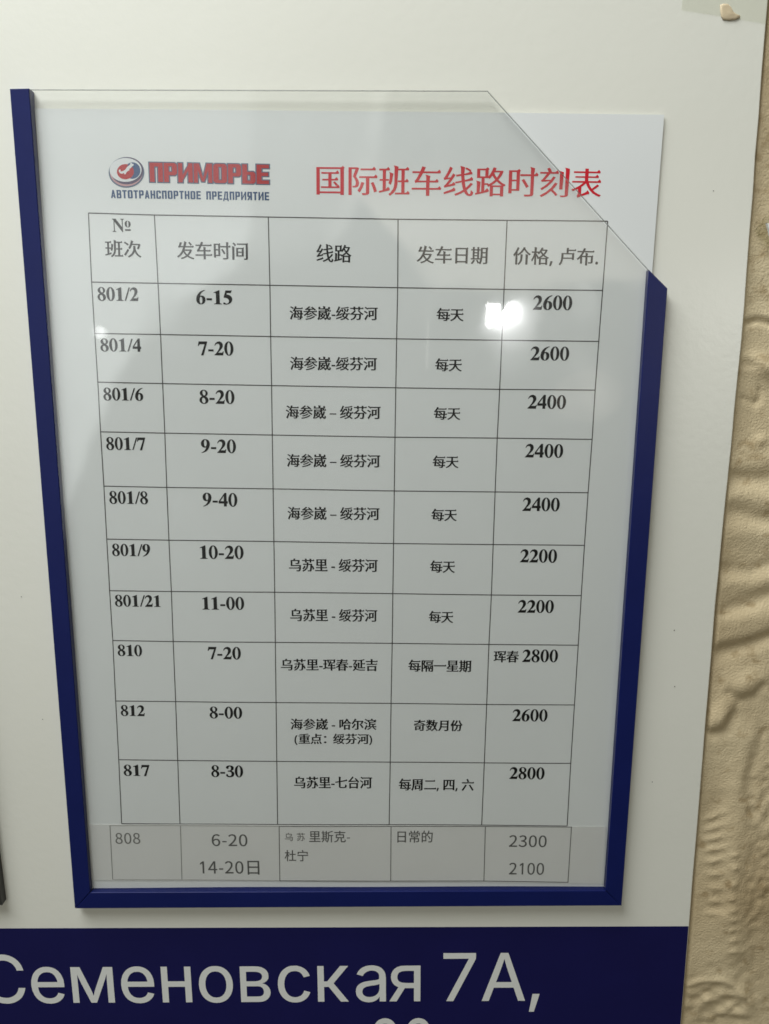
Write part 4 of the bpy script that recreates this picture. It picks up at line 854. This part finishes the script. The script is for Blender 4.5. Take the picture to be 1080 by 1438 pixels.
def wall_relief(X, Z):
    """height towards the room in metres"""
    wx = X + 0.006 * value_noise(X, Z, 55, 1)
    wz = Z + 0.006 * value_noise(X, Z, 55, 2)
    h = 0.0030 * value_noise(wx, wz * 0.8, 22, 3) + 0.0009 * value_noise(wx, wz, 60, 4)
    h += 0.00025 * value_noise(wx, wz, 150, 5) + 0.00016 * value_noise(X, Z, 420, 6) + 0.00016 * value_noise(X, Z, 800, 16)

    def px(*pts):
        return [at(a, b, WALL_Y) for a, b in pts]

    def line(pts, w, amp):
        nonlocal h
        d = seg_dist(wx, wz, px(*pts))
        h = h + 0.7 * amp * np.exp(-(d / (1.5 * w)) ** 2)

    def bump(x, y, rx, rz, amp):
        nonlocal h
        cx, cz = at(x, y, WALL_Y)
        h = h + amp * np.exp(-((wx - cx) / rx) ** 2 - ((wz - cz) / rz) ** 2)
    # trowel folds beside the right edge of the board
    line([(1020, 660), (1060, 672), (1090, 674)], 0.0022, -0.0028)
    line([(1020, 640), (1090, 650)], 0.0040, 0.0018)
    line([(1018, 700), (1090, 692)], 0.0030, 0.0022)
    line([(1015, 725), (1090, 722)], 0.0022, -0.0020)
    line([(1012, 742), (1090, 744)], 0.0035, 0.0020)
    line([(1012, 795), (1050, 800), (1090, 786)], 0.0020, -0.0022)
    line([(1010, 812), (1090, 806)], 0.0030, 0.0020)
    line([(1010, 850), (1050, 840), (1090, 822)], 0.0022, -0.0022)
    line([(1003, 870), (1090, 850)], 0.0035, 0.0018)
    line([(1000, 922), (1040, 908), (1090, 886)], 0.0020, -0.0032)
    line([(1000, 900), (1090, 868)], 0.0035, 0.0016)
    # crack and lumps higher up
    line([(1036, 455), (1052, 453), (1066, 448), (1090, 456)], 0.0009, -0.0030)
    line([(1036, 448), (1090, 444)], 0.0020, 0.0010)
    bump(1062, 512, 0.006, 0.0035, 0.0032)
    bump(1048, 515, 0.003, 0.002, -0.0020)
    line([(1034, 568), (1050, 571), (1060, 560), (1060, 548)], 0.0008, -0.0014)
    bump(1064, 617, 0.0025, 0.0025, 0.0014)
    # pits and mounds further down
    bump(1008, 1000, 0.0052, 0.0075, 0.0040)
    line([(988, 1022), (1002, 1026), (1018, 1018), (1026, 1000)], 0.0016, -0.0030)
    bump(1040, 962, 0.0085, 0.0060, 0.0032)
    line([(1018, 968), (1034, 982), (1056, 980), (1066, 966)], 0.0014, -0.0022)
    line([(1048, 1030), (1034, 1100), (1020, 1160), (1016, 1240), (1030, 1320)], 0.0045, 0.0030)
    line([(1066, 1020), (1050, 1090), (1044, 1140)], 0.0018, -0.0018)
    line([(1006, 1120), (1004, 1180), (1002, 1260)], 0.0022, -0.0014)
    for k in range(9):                                   # ribbed print of a trowel edge
        yy = 1136 + k * 16.5
        bump(998 - k * 0.6, yy, 0.0034, 0.0013, 0.0010)
        bump(1018 + (k % 3), yy + 60, 0.0018, 0.0010, 0.0009)
    line([(1004, 1280), (1008, 1340), (1030, 1400), (1060, 1438)], 0.0040, 0.0022)
    # ragged flake at the bottom
    cx, cz = at(1000, 1400, WALL_Y)
    rag = np.exp(-((wx - cx) / 0.018) ** 2 - ((wz - cz) / 0.014) ** 2)
    h = h + rag * (0.0030 * value_noise(X, Z, 300, 9) + 0.0020 * np.abs(value_noise(X, Z, 110, 10)))
    line([(965, 1372), (985, 1366), (1008, 1372), (1030, 1385), (1050, 1400)], 0.0010, 0.0016)
    cx, cz = at(1062, 1190, WALL_Y)
    rag = np.exp(-((wx - cx) / 0.008) ** 2 - ((wz - cz) / 0.05) ** 2)
    h = h + rag * 0.0018 * value_noise(X, Z, 380, 12)
    h *= 0.62
    edge_x = np.interp(Z, [at(957, 1438, 0)[1], at(1075, 50, 0)[1]], [at(957, 1438, 0)[0], at(1075, 50, 0)[0]])
    free = np.clip((X - edge_x - 0.0004) / 0.0018, 0, 1)          # behind the board the plaster stays behind it
    return np.clip(h + 0.0004 + 0.0030 * free, -0.006, 0.0008 + 0.0052 * free)


def build_wall():
    m = mat('beige_plaster', (0.50, 0.39, 0.235), 0.62, 0.35)
    nt = m.node_tree
    p = nt.nodes['Principled BSDF']
    tc = nt.nodes.new('ShaderNodeTexCoord')

    def noise(scale, detail):
        n = nt.nodes.new('ShaderNodeTexNoise')
        n.inputs['Scale'].default_value = scale
        n.inputs['Detail'].default_value = detail
        nt.links.new(tc.outputs['Object'], n.inputs['Vector'])
        return n
    n1 = noise(12, 7)
    r1 = nt.nodes.new('ShaderNodeValToRGB')
    r1.color_ramp.elements[0].position, r1.color_ramp.elements[1].position = 0.32, 0.68
    r1.color_ramp.elements[0].color = (0.50, 0.38, 0.215, 1)
    r1.color_ramp.elements[1].color = (0.74, 0.61, 0.385, 1)
    n2 = noise(160, 8)
    r2 = nt.nodes.new('ShaderNodeValToRGB')
    r2.color_ramp.elements[0].position, r2.color_ramp.elements[1].position = 0.28, 0.42
    r2.color_ramp.elements[0].color = (0.70, 0.65, 0.58, 1)
    r2.color_ramp.elements[1].color = (1, 1, 1, 1)
    mx = nt.nodes.new('ShaderNodeMix')
    mx.data_type = 'RGBA'
    mx.blend_type = 'MULTIPLY'
    mx.inputs[0].default_value = 1
    nt.links.new(n1.outputs['Fac'], r1.inputs[0])
    nt.links.new(n2.outputs['Fac'], r2.inputs[0])
    nt.links.new(r1.outputs[0], mx.inputs[6])
    nt.links.new(r2.outputs[0], mx.inputs[7])
    nt.links.new(mx.outputs[2], p.inputs['Base Color'])
    n3 = noise(1300, 6)
    b = nt.nodes.new('ShaderNodeBump')
    b.inputs['Strength'].default_value = 0.6
    b.inputs['Distance'].default_value = 0.0006
    nt.links.new(n3.outputs['Fac'], b.inputs['Height'])
    nt.links.new(b.outputs[0], p.inputs['Normal'])
    xs = np.concatenate([np.linspace(-0.9, 0.06, 60), np.linspace(0.0608, 0.20, 200), np.linspace(0.2035, 0.9, 160)])
    zs = np.concatenate([np.linspace(-0.8, -0.305, 60), np.linspace(-0.3042, 0.24, 640), np.linspace(0.245, 0.8, 60)])
    X, Z = np.meshgrid(xs, zs)
    H = wall_relief(X, Z)
    nx, nz = len(xs), len(zs)
    v = np.stack([X, WALL_Y - H, Z], -1).reshape(-1, 3)
    f = [[j * nx + i, j * nx + i + 1, (j + 1) * nx + i + 1, (j + 1) * nx + i] for j in range(nz - 1) for i in range(nx - 1)]
    # back of the wall so that it has thickness
    n0 = len(v)
    v = np.concatenate([v, [[-0.9, 0.12, -0.8], [0.9, 0.12, -0.8], [0.9, 0.12, 0.8], [-0.9, 0.12, 0.8]]])
    f.append([n0, n0 + 3, n0 + 2, n0 + 1])
    o = obj('plaster_wall', v, f, m, smooth=True)
    o['label'] = 'beige plaster wall with trowel ridges and lumps behind the white board'
    o['category'] = 'wall'
    return o


build_wall()

# ------------------------------------------------------------------ white sign board with the navy address band
XR = sum(at(px, py, BOARD_FRONT)[0] for px, py in ((1075, 50), (1042, 480), (1005.5, 850), (957, 1438))) / 4
BX0, BZ0, BZ1 = -0.62, -0.46, 0.36
board = thing('sign_board', 'white information board with a navy address band along its lower part', 'sign board', (0, BOARD_FRONT, BZ0))
poly = [(BX0, BZ0)]
edge = [at(957, 1438, BOARD_FRONT), at(1005.5, 850, BOARD_FRONT), at(1042, 480, BOARD_FRONT), at(1075, 50, BOARD_FRONT)]
k = (edge[1][0] - edge[0][0]) / (edge[1][1] - edge[0][1])
poly += [(edge[0][0] + k * (BZ0 - edge[0][1]), BZ0)]
for a, b in zip(edge[:-1], edge[1:]):
    for i in range(8):
        t = i / 8
        poly.append((a[0] + (b[0] - a[0]) * t + random.uniform(-1, 1) * 0.00012, a[1] + (b[1] - a[1]) * t))
poly += [edge[-1], (edge[-1][0], BZ1), (BX0, BZ1)]
v, f = slab(poly, BOARD_FRONT, BOARD_FRONT + 0.0030, 0.0004)
obj('panel', v, f, [M['board'], M['board_edge']], board, [0] + [1 if i >= len(poly) else 0 for i in range(len(f) - 2)] + [1])

flat = lambda y: (lambda x, z: y)
BAND_Y = BOARD_FRONT - 0.00012
bl, br = at(0, 1304, BAND_Y), at(965, 1301, BAND_Y)
sl = (br[1] - bl[1]) / (br[0] - bl[0])
xr = lambda z: edge[0][0] + k * (z - edge[0][1]) - 0.00045
zb = BZ0 + 0.02
band_poly = [(BX0 + 0.01, zb), (xr(zb), zb), (xr(br[1]), br[1]), (BX0 + 0.01, bl[1] + sl * (BX0 + 0.01 - bl[0]))]
v, f = slab(band_poly, BAND_Y, BOARD_FRONT - 0.00002)
band = obj('address_band', v, f, M['band'], board)
P = Print(flat(BAND_Y), 0.00006)
P.text('Семеновская 7А,', 'band', -21, 757.5, 1341.5, 1408.5, -3.5, cap=716, Y=BAND_Y)
P.text('88', 'band', 523, 606, 1431, 1497, -0.5, cap=716, Y=BAND_Y)
P.build('address_lettering', M['band_text'], band)


# ------------------------------------------------------------------ document pocket: clear sheet with a cut corner in a blue frame
BAR_F, BAR_B = -0.0026, BOARD_FRONT - 0.00003
SH_F, SH_B = -0.0023, -0.0009


def pocket(name, label, corners, bar_mat, clear=True):
    """corners: pixels of outer/inner frame points"""
    o = thing(name, label, 'document holder', (at(490, 1276)[0], BOARD_FRONT, at(490, 1276)[1]))
    for key in ('left', 'bottom', 'right'):
        pts = [at(x, y, BAR_F) for x, y in corners[key]]
        if shoelace(pts) < 0:
            pts = pts[::-1]
        v, f = slab(pts, BAR_F, BAR_B, 0.00016)
        obj('frame_bar', v, f, bar_mat, o)
    pts = [at(x, y, SH_F) for x, y in corners['sheet']]
    if shoelace(pts) < 0:
        pts = pts[::-1]
    v, f = slab(pts, SH_F, SH_B, 0.00018)
    n = len(pts)
    idx = [0] + [2] * (len(f) - 2) + [1]
    obj('clear_sheet', v, f, [M['clear'], M['clear_back'], M['clear_edge']], o, idx)
    return o


main_pocket = pocket('document_pocket', 'clear wall pocket with a cut corner and glossy blue frame bars on three sides', {
    'left': [(13.5, 124.5), (40.5, 124), (126.5, 1252.5), (105, 1276)],
    'bottom': [(105.6, 1276), (127, 1253.5), (850.5, 1251), (872.4, 1272)],
    'right': [(873, 1272.5), (850.5, 1250), (911.5, 379), (937.5, 405)],
    'sheet': [(36, 125), (685, 127), (914, 382), (853, 1256), (124, 1258)],
}, M['bar'])
# white slivers along the outer side of the long bar
for (xa, ya, xb, yb, w) in ((43.5, 500, 45, 520, 0.9), (45, 524, 46.5, 536, 1.2), (46.6, 540, 47.8, 556, 0.9)):
    pts = [at(xa, ya, BAR_F), at(xa + w, ya + 2, BAR_F), at(xb + w, yb - 1, BAR_F), at(xb, yb, BAR_F)]
    if shoelace(pts) < 0:
        pts = pts[::-1]
    v, f = slab(pts, BAR_F + 0.0002, BAR_F + 0.0008)
    obj('white_sliver', v, f, M['sliver_glint'], main_pocket)

pocket('document_pocket', 'dark framed pocket at the left, only its lower right corner showing', {
    'left': [(-880, 124.5), (-855, 124), (-720, 1252.5), (-742, 1276)],
    'bottom': [(-741.5, 1276), (-720, 1253.5), (-19.5, 1249), (1.4, 1271.5)],
    'right': [(2.6, 1272), (-19.4, 1248), (-134, 379), (-110, 405)],
    'sheet': [(-860, 125), (-340, 127), (-132, 382), (-16, 1256), (-724, 1258)],
}, M['dark_bar'])


# ------------------------------------------------------------------ the printed timetable sheet
def paper_y(x, z):
    return 0.00015 - 0.00045 * math.cos((x + 0.02) * 16) * math.cos((z - 0.02) * 9) + 0.00012 * math.sin(x * 60 + z * 35)


PT = [at(48.5, 152), at(933.5, 160.5), at(848.5, 1256), at(124, 1258)]


def sheet_mesh(c, nx, nz, lift, thick, surf=paper_y, rag=0.0):
    tl, tr, br_, bl_ = (Vector(p) for p in c)
    v, f = [], []
    for j in range(nz + 1):
        for i in range(nx + 1):
            s, t = i / nx, j / nz
            p = tl.lerp(tr, s).lerp(bl_.lerp(br_, s), t)
            v.append((p.x, surf(p.x, p.y) - lift, p.y))
    N = len(v)
    v += [(x, y + thick, z) for x, y, z in v]
    w = nx + 1
    for j in range(nz):
        for i in range(nx):
            a = j * w + i
            f.append([a, a + w, a + w + 1, a + 1])
            f.append([N + a, N + a + 1, N + a + w + 1, N + a + w])
    rim = [i for i in range(w)] + [j * w + nx for j in range(1, nz + 1)] + [nz * w + i for i in range(nx - 1, -1, -1)] + [j * w for j in range(nz - 1, 0, -1)]
    for a, b in zip(rim, rim[1:] + rim[:1]):
        f.append([a, b, N + b, N + a])
    return v, f


sheet = thing('timetable_sheet', 'printed white coach timetable with red heading and ruled table inside the blue framed pocket', 'paper sheet', (0, 0.0008, PT[2][1]))
v, f = sheet_mesh(PT, 50, 70, 0, 0.00012)
obj('paper', v, f, M['paper'], sheet, smooth=False)
LIFT = 0.00005

# emblem and company lettering
E0 = lambda x, y: (145 + x / 9, 215 + y / 9)


def emblem_layer(name, m, lift, draw, parent):
    p_ = Print(paper_y, lift)
    draw(p_)
    return p_.build(name, m, parent)


def ell(cx, cy, rx, ry):
    return lambda p_: p_.ellipse(*E0(cx, cy), rx / 9, ry / 9)


logo = emblem_layer('emblem', M['logo_slate'], LIFT, ell(295, 244, 226, 194), sheet)
emblem_layer('emblem_layer', M['logo_pink'], LIFT + 0.00001, ell(294, 241, 209, 178), logo)
emblem_layer('emblem_layer', M['logo_navy'], LIFT + 0.00002, ell(300, 224, 207, 172), logo)
emblem_layer('emblem_layer', M['logo_white'], LIFT + 0.00003, ell(284, 213, 203, 151), logo)
emblem_layer('emblem_layer', M['logo_blue'], LIFT + 0.00004, ell(372, 222, 100, 104), logo)
emblem_layer('emblem_layer', M['logo_red'], LIFT + 0.00005, ell(282, 236, 108, 96), logo)


def cat(p_):
    p_.shape([E0(*q) for q in ((196, 226), (206, 206), (222, 212), (218, 232), (240, 232), (262, 222), (284, 206), (300, 180), (322, 162),
                               (340, 150), (346, 128), (360, 122), (366, 136), (388, 140), (384, 160), (362, 172), (352, 190), (330, 200),
                               (334, 222), (318, 224), (304, 236), (294, 246), (284, 270), (268, 268), (264, 252), (238, 262), (212, 254))][::-1])


emblem_layer('emblem_layer', M['logo_white'], LIFT + 0.00006, cat, logo)
emblem_layer('emblem_layer', M['logo_blue'], LIFT + 0.00006,
             lambda p_: p_.shape([E0(*q) for q in ((300, 176), (318, 140), (346, 122), (338, 148), (318, 162))][::-1]), logo)

P = Print(paper_y, LIFT)
P.text('ПРИМОРЬЕ', 'block_wide', 211, 378, 228.5, 255.5, 3.2, grow=5.5)
back = P.build('company_name', M['logo_slate'], sheet)
P = Print(paper_y, LIFT + 0.00002)
P.text('ПРИМОРЬЕ', 'block_wide', 211, 378, 228.5, 255.5, 3.2, grow=0)
P.build('letter_fill', M['logo_red'], back)
P = Print(paper_y, LIFT)
P.text('АВТОТРАНСПОРТНОЕ', 'block', 156, 282.5, 266.6, 278.2, 2.0, grow=-0.3)
P.text('ПРЕДПРИЯТИЕ', 'block', 290.2, 378.3, 268.8, 282.6, 1.2, grow=-0.3)
P.build('company_subtitle', M['logo_teal'], sheet)

P = Print(paper_y, LIFT)
P.text('国际班车线路时刻表', 'title', 444.5, 843.5, 231, 274, 4.2)
P.build('heading', M['red_ink'], sheet)

# ruled table
ROWS = [
    [(124, 299), (217, 302), (377, 305), (559, 308), (712, 309.5), (853.5, 310.5)],
    [(128.5, 396), (222, 397.8), (379.3, 400.7), (558.5, 404), (707.8, 406.4), (846.3, 407.8)],
    [(133, 468.2), (225.5, 469.7), (380.3, 472.6), (557, 475.8), (704.7, 477.8), (840.8, 479.4)],
    [(137.4, 536.6), (228.4, 538.6), (381.6, 541.4), (555.8, 544.5), (701.7, 546.7), (835.8, 547.8)],
    [(141.3, 606.3), (231.5, 608.2), (382.5, 610.8), (554.7, 613.8), (698.3, 615.2), (831.6, 617)],
    [(146, 682.6), (234.3, 684.4), (383.6, 686.4), (553.7, 689.2), (695.3, 690.8), (826, 692)],
    [(150, 757), (237.4, 758.4), (384.7, 760.4), (552.7, 763), (692.6, 764.6), (821, 766)],
    [(153.9, 829.5), (240.8, 830.5), (385.8, 831.6), (551.7, 833.4), (690, 835.4), (816.5, 836.7)],
    [(158.2, 899.6), (243.3, 900.8), (386.7, 902), (550.8, 903.4), (686.6, 904.8), (812.2, 906.3)],
    [(162.2, 984.7), (246.6, 985.4), (387.7, 986.5), (549.2, 988), (683.5, 989.2), (806.8, 990.1)],
    [(166.5, 1067.3), (249.4, 1068.3), (388.7, 1069.2), (548, 1070.6), (680.2, 1071.5), (801.5, 1072)],
    [(170.7, 1157), (252.5, 1157.8), (389.8, 1158.2), (546.5, 1158.6), (676.6, 1159.2), (796.5, 1160)],
]
P = Print(paper_y, LIFT)
for r in ROWS:
    P.rule(r, 0.00034)
for c in range(6):
    P.rule([r[c] for r in ROWS], 0.00034)
P.build('table_grid', M['line'], sheet)

HEAD = [('№', 'song', 158, 184, 307, 325.8, 0.5), ('班次', 'head', 148, 198.7, 336.5, 361, 1.0), ('发车时间', 'head', 249, 349, 338.5, 364, 1.5),
        ('线路', 'head', 444.5, 493.5, 342.5, 368, 1.0), ('发车日期', 'head', 585, 684.6, 344.5, 370, 1.5), ('价格, 卢布.', 'head', 720, 839.5, 346.5, 373, 1.5)]
for h in HEAD:
    P = Print(paper_y, LIFT)
    P.text(*h)
    P.build('column_title', M['ink'], sheet)

TEXT = [
    [('801/2', 137.2, 194.8, 402.8, 422.5, .6), ('6-15', 276, 326.8, 407, 427.4, .5), ('海参崴-绥芬河', 407, 530.4, 429.5, 449.5, .8), ('每天', 613, 650.8, 432.3, 450.8, .4), ('2600', 748, 803, 414.3, 435.3, .6)],
    [('801/4', 141.3, 198.5, 474.8, 493.7, .6), ('7-20', 278.5, 328.4, 479, 499, .5), ('海参崴-绥芬河', 407.8, 529.4, 500.3, 520, .8), ('每天', 611, 648.4, 503, 521.4, .4), ('2600', 744.5, 798.8, 486, 506.2, .6)],
    [('801/6', 145.5, 201.6, 544, 562.5, .6), ('8-20', 280.4, 329.7, 547.2, 567.2, .5), ('海参崴 – 绥芬河', 401.7, 534.4, 568.6, 588.2, .8), ('每天', 609, 646.2, 571.4, 589.4, .4), ('2400', 740.6, 794.4, 554.2, 574, .6)],
    [('801/7', 149.6, 204.7, 613.5, 632, .6), ('9-20', 282.6, 331.8, 616.5, 636.2, .5), ('海参崴 – 绥芬河', 403, 533.9, 636.8, 656, .8), ('每天', 607.5, 643.6, 639.4, 657, .4), ('2400', 737, 790.5, 623, 642.6, .6)],
    [('801/8', 154, 208.4, 689.2, 707.6, .6), ('9-40', 285, 333.7, 691.7, 711.3, .5), ('海参崴 – 绥芬河', 404, 533, 711, 730, .8), ('每天', 605.6, 641.2, 714, 731.4, .4), ('2400', 733.4, 785.8, 698.4, 717.8, .6)],
    [('801/9', 157.8, 211.6, 763.2, 781, .6), ('10-20', 281.2, 342.4, 765.6, 784.8, .5), ('乌苏里 - 绥芬河', 406, 530.4, 784, 802.6, .8), ('每天', 603.8, 638.6, 786.6, 804, .4), ('2200', 730, 782, 771, 790, .6)],
    [('801/21', 161.7, 225.9, 835, 852, .6), ('11-00', 284.4, 343.2, 837.6, 856, .5), ('乌苏里 - 绥芬河', 407.5, 529.8, 854.7, 872.6, .8), ('每天', 602, 636.2, 857.4, 874.4, .4), ('2200', 726.8, 777.5, 842.2, 860.6, .6)],
    [('810', 165.4, 199.9, 905.2, 921.6, .4), ('7-20', 292.2, 338.6, 907.8, 925.6, .5), ('乌苏里-珲春-延吉', 394.7, 530.3, 924.6, 942, .8), ('每隔一星期', 573.4, 661.7, 926.2, 943.6, .6), ('珲春', 692.9, 728, 913.4, 930, .4), ('2800', 733, 783.3, 911.8, 930, .5)],
    [('812', 169.6, 203.5, 990.2, 1006, .4), ('8-00', 294.5, 340.4, 992, 1009, .5), ('海参崴 - 哈尔滨', 408.2, 528.5, 1008.6, 1025, .6), ('(重点：绥芬河)', 413.7, 522.6, 1030, 1046, .5), ('奇数月份', 581, 649.4, 1010.6, 1027, .4), ('2600', 719.2, 768.6, 995.4, 1013, .5)],
    [('817', 173.7, 210.2, 1074, 1090.2, .4), ('8-30', 296.7, 341.6, 1074.6, 1091.6, .5), ('乌苏里-七台河', 413, 522.6, 1090.3, 1107.4, .5), ('每周二, 四, 六', 560, 665.3, 1093.6, 1111.5, .4), ('2800', 715, 764.4, 1077, 1094.4, .5)],
]
for row in TEXT:
    for (s, x0, x1, yt, yb, dy) in row:
        P = Print(paper_y, LIFT)
        P.text(s, 'song', x0, x1, yt, yb, dy)
        P.build('cell_text', M['ink'], sheet)

# ------------------------------------------------------------------ narrow strip laid over the foot of the sheet
ST = [at(123, 1157.6), at(851.5, 1160.6), at(847.5, 1241), at(127.5, 1236)]
strip = thing('paper_strip', 'narrow greyer paper strip with coach 808 lying over the foot of the timetable', 'paper strip', (0, 0, ST[2][1]))
v, f = sheet_mesh(ST, 50, 8, 0.0002, 0.00012)
obj('paper', v, f, M['strip'], strip)
SL = 0.00026
P = Print(paper_y, SL)
P.rule([(154.5, 1158.6), (158.5, 1234.6)], 0.00026)
P.build('table_rule', M['pale_ink'], strip)
P = Print(paper_y, SL)
P.rule([(253.3, 1159.4), (255.5, 1236)], 0.00026)
P.build('table_rule', M['pale_ink'], strip)
P = Print(paper_y, SL)
P.rule([(154.5, 1159.2), (392, 1160.4)], 0.00026)
P.rule([(158.5, 1234.6), (392.8, 1237)], 0.0002)
P.build('faint_rule', M['faint_line'], strip)
P = Print(paper_y, SL)
P.rule([(392, 1160.4), (549, 1160.6), (802.4, 1161)], 0.00028)
P.rule([(392.9, 1237.2), (548.6, 1237.4), (680, 1237.6), (797.5, 1238.8)], 0.0003)
for a, b in (((392, 1160.2), (392.9, 1237.6)), ((549.2, 1160.2), (548.6, 1237.6)), ((681.7, 1160.4), (679.6, 1237.6)), ((802.4, 1160.4), (797.5, 1239))):
    P.rule([a, b], 0.0003)
P.build('table_grid', M['grey_ink'], strip)
P = Print(paper_y, SL)
P.text('808', 'plain', 162.6, 197.4, 1169.4, 1184.8, .2)
P.build('cell_text', M['pale_ink'], strip)
for t in (('6-20', 'plain', 297.6, 347.6, 1171.6, 1188.6, .2),
          ('14-20日', 'plain', 281.5, 364.4, 1209, 1228.5, .2),
          ('里斯克-', 'plain', 434.2, 491.5, 1166.4, 1183, .2),
          ('杜宁', 'plain', 399.9, 432.8, 1193.6, 1209.6, .1),
          ('日常的', 'plain', 558, 607.5, 1166.4, 1183.4, .2),
          ('2300', 'plain', 714.7, 767.2, 1172.8, 1189.5, .2),
          ('2100', 'plain', 714.7, 763.6, 1211.6, 1228.4, .2)):
    P = Print(paper_y, SL)
    P.text(*t)
    P.build('cell_text', M['grey_ink'], strip)
for t in (('乌', 'plain', 400, 411.5, 1169.5, 1181, 0), ('苏', 'plain', 417, 428.5, 1169.5, 1181, 0)):
    P = Print(paper_y, SL)
    P.text(*t)
    P.build('cell_text', M['pale_ink'], strip)

# specks of dirt on the bare board
for (x, y, r) in ((947, 885, 1.0), (947.5, 964, 0.8), (916, 1098, 0.7), (30, 838, 0.7), (1002, 268, 0.8), (60, 1010, 0.6)):
    pts = ccw([at(x + r * (1 + random.uniform(-.3, .3)) * math.cos(t), y + 0.8 * r * math.sin(t), BOARD_FRONT) for t in [i * math.pi / 4 for i in range(8)]])
    v, f = slab(pts, BOARD_FRONT - 0.00012, BOARD_FRONT - 0.00001)
    obj('speck', v, f, M['paint_fleck'], board)

# ------------------------------------------------------------------ small things stuck to the board and wall
TY = BOARD_FRONT - 0.00014
pts = [at(956.5, 14, TY), at(1010, 22, TY), at(1079, 34, TY), at(1092, -60, TY), at(968, -70, TY)]
if shoelace(pts) < 0:
    pts = pts[::-1]
v, f = slab(pts, TY, TY + 0.0001)
o = obj('adhesive_tape', v, f, M['tape'])
o['label'] = 'piece of clear greenish tape across the top right corner of the board'
o['category'] = 'tape'

blob = [(1011, 7), (1016, 5), (1022, 5.5), (1027, 10), (1029.5, 16), (1034, 20), (1039.5, 22), (1039, 25), (1033, 28), (1024, 29), (1015, 28), (1012.5, 23), (1011.5, 16)]
v, f = [], []
rings = [(1.0, 0.0), (0.95, 0.00018), (0.72, 0.00028), (0.40, 0.0003)]
c0 = Vector(at(1022, 18, TY))
nB = len(blob)
for s, hgt in rings:
    for b in blob:
        p = c0.lerp(Vector(at(*b, TY)), s)
        v.append((p.x, TY - 0.00002 - hgt - random.uniform(0, 0.00008) * (s < 1), p.y))
for r in range(len(rings) - 1):
    for i in range(nB):
        j = (i + 1) % nB
        f.append([r * nB + i, (r + 1) * nB + i, (r + 1) * nB + j, r * nB + j])
f.append([(len(rings) - 1) * nB + i for i in range(nB)][::-1])
f = [q[::-1] for q in f]
o = obj('glue_blob', v, f, M['glue'], smooth=True)
o['label'] = 'dried beige blob of putty on the tape at the top right corner'
o['category'] = 'putty'

# crumpled scrap of clear film on the wall
SY = WALL_Y - 0.0035
g = [(1060, 324, 0), (1067, 314, .0025), (1074, 345, .0035), (1078, 348, .002), (1090, 300, .004), (1095, 352, .001), (1071, 306, .001), (1064, 332, .0008)]
V = [(at(x, y, SY)[0], SY - d, at(x, y, SY)[1]) for x, y, d in g]
F = [[0, 1, 6], [0, 7, 1], [1, 7, 2], [1, 2, 3], [1, 3, 4], [1, 4, 6], [3, 5, 4], [7, 3, 2]]
n = len(V)
V += [(x + 0.00005, y + 0.00015, z) for x, y, z in V]
F += [[n + i for i in q][::-1] for q in F]
# white slab standing in for a glint along the crease of the film
o = obj('film_scrap', V, F, M['scrap'])
o['label'] = 'crumpled scrap of clear film stuck to the plaster beside the board'
o['category'] = 'film scrap'
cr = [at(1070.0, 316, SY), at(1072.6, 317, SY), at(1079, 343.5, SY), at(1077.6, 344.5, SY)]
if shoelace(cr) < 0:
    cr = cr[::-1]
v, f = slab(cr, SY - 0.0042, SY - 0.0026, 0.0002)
obj('crease_glint', v, f, M['sliver_glint'], o)
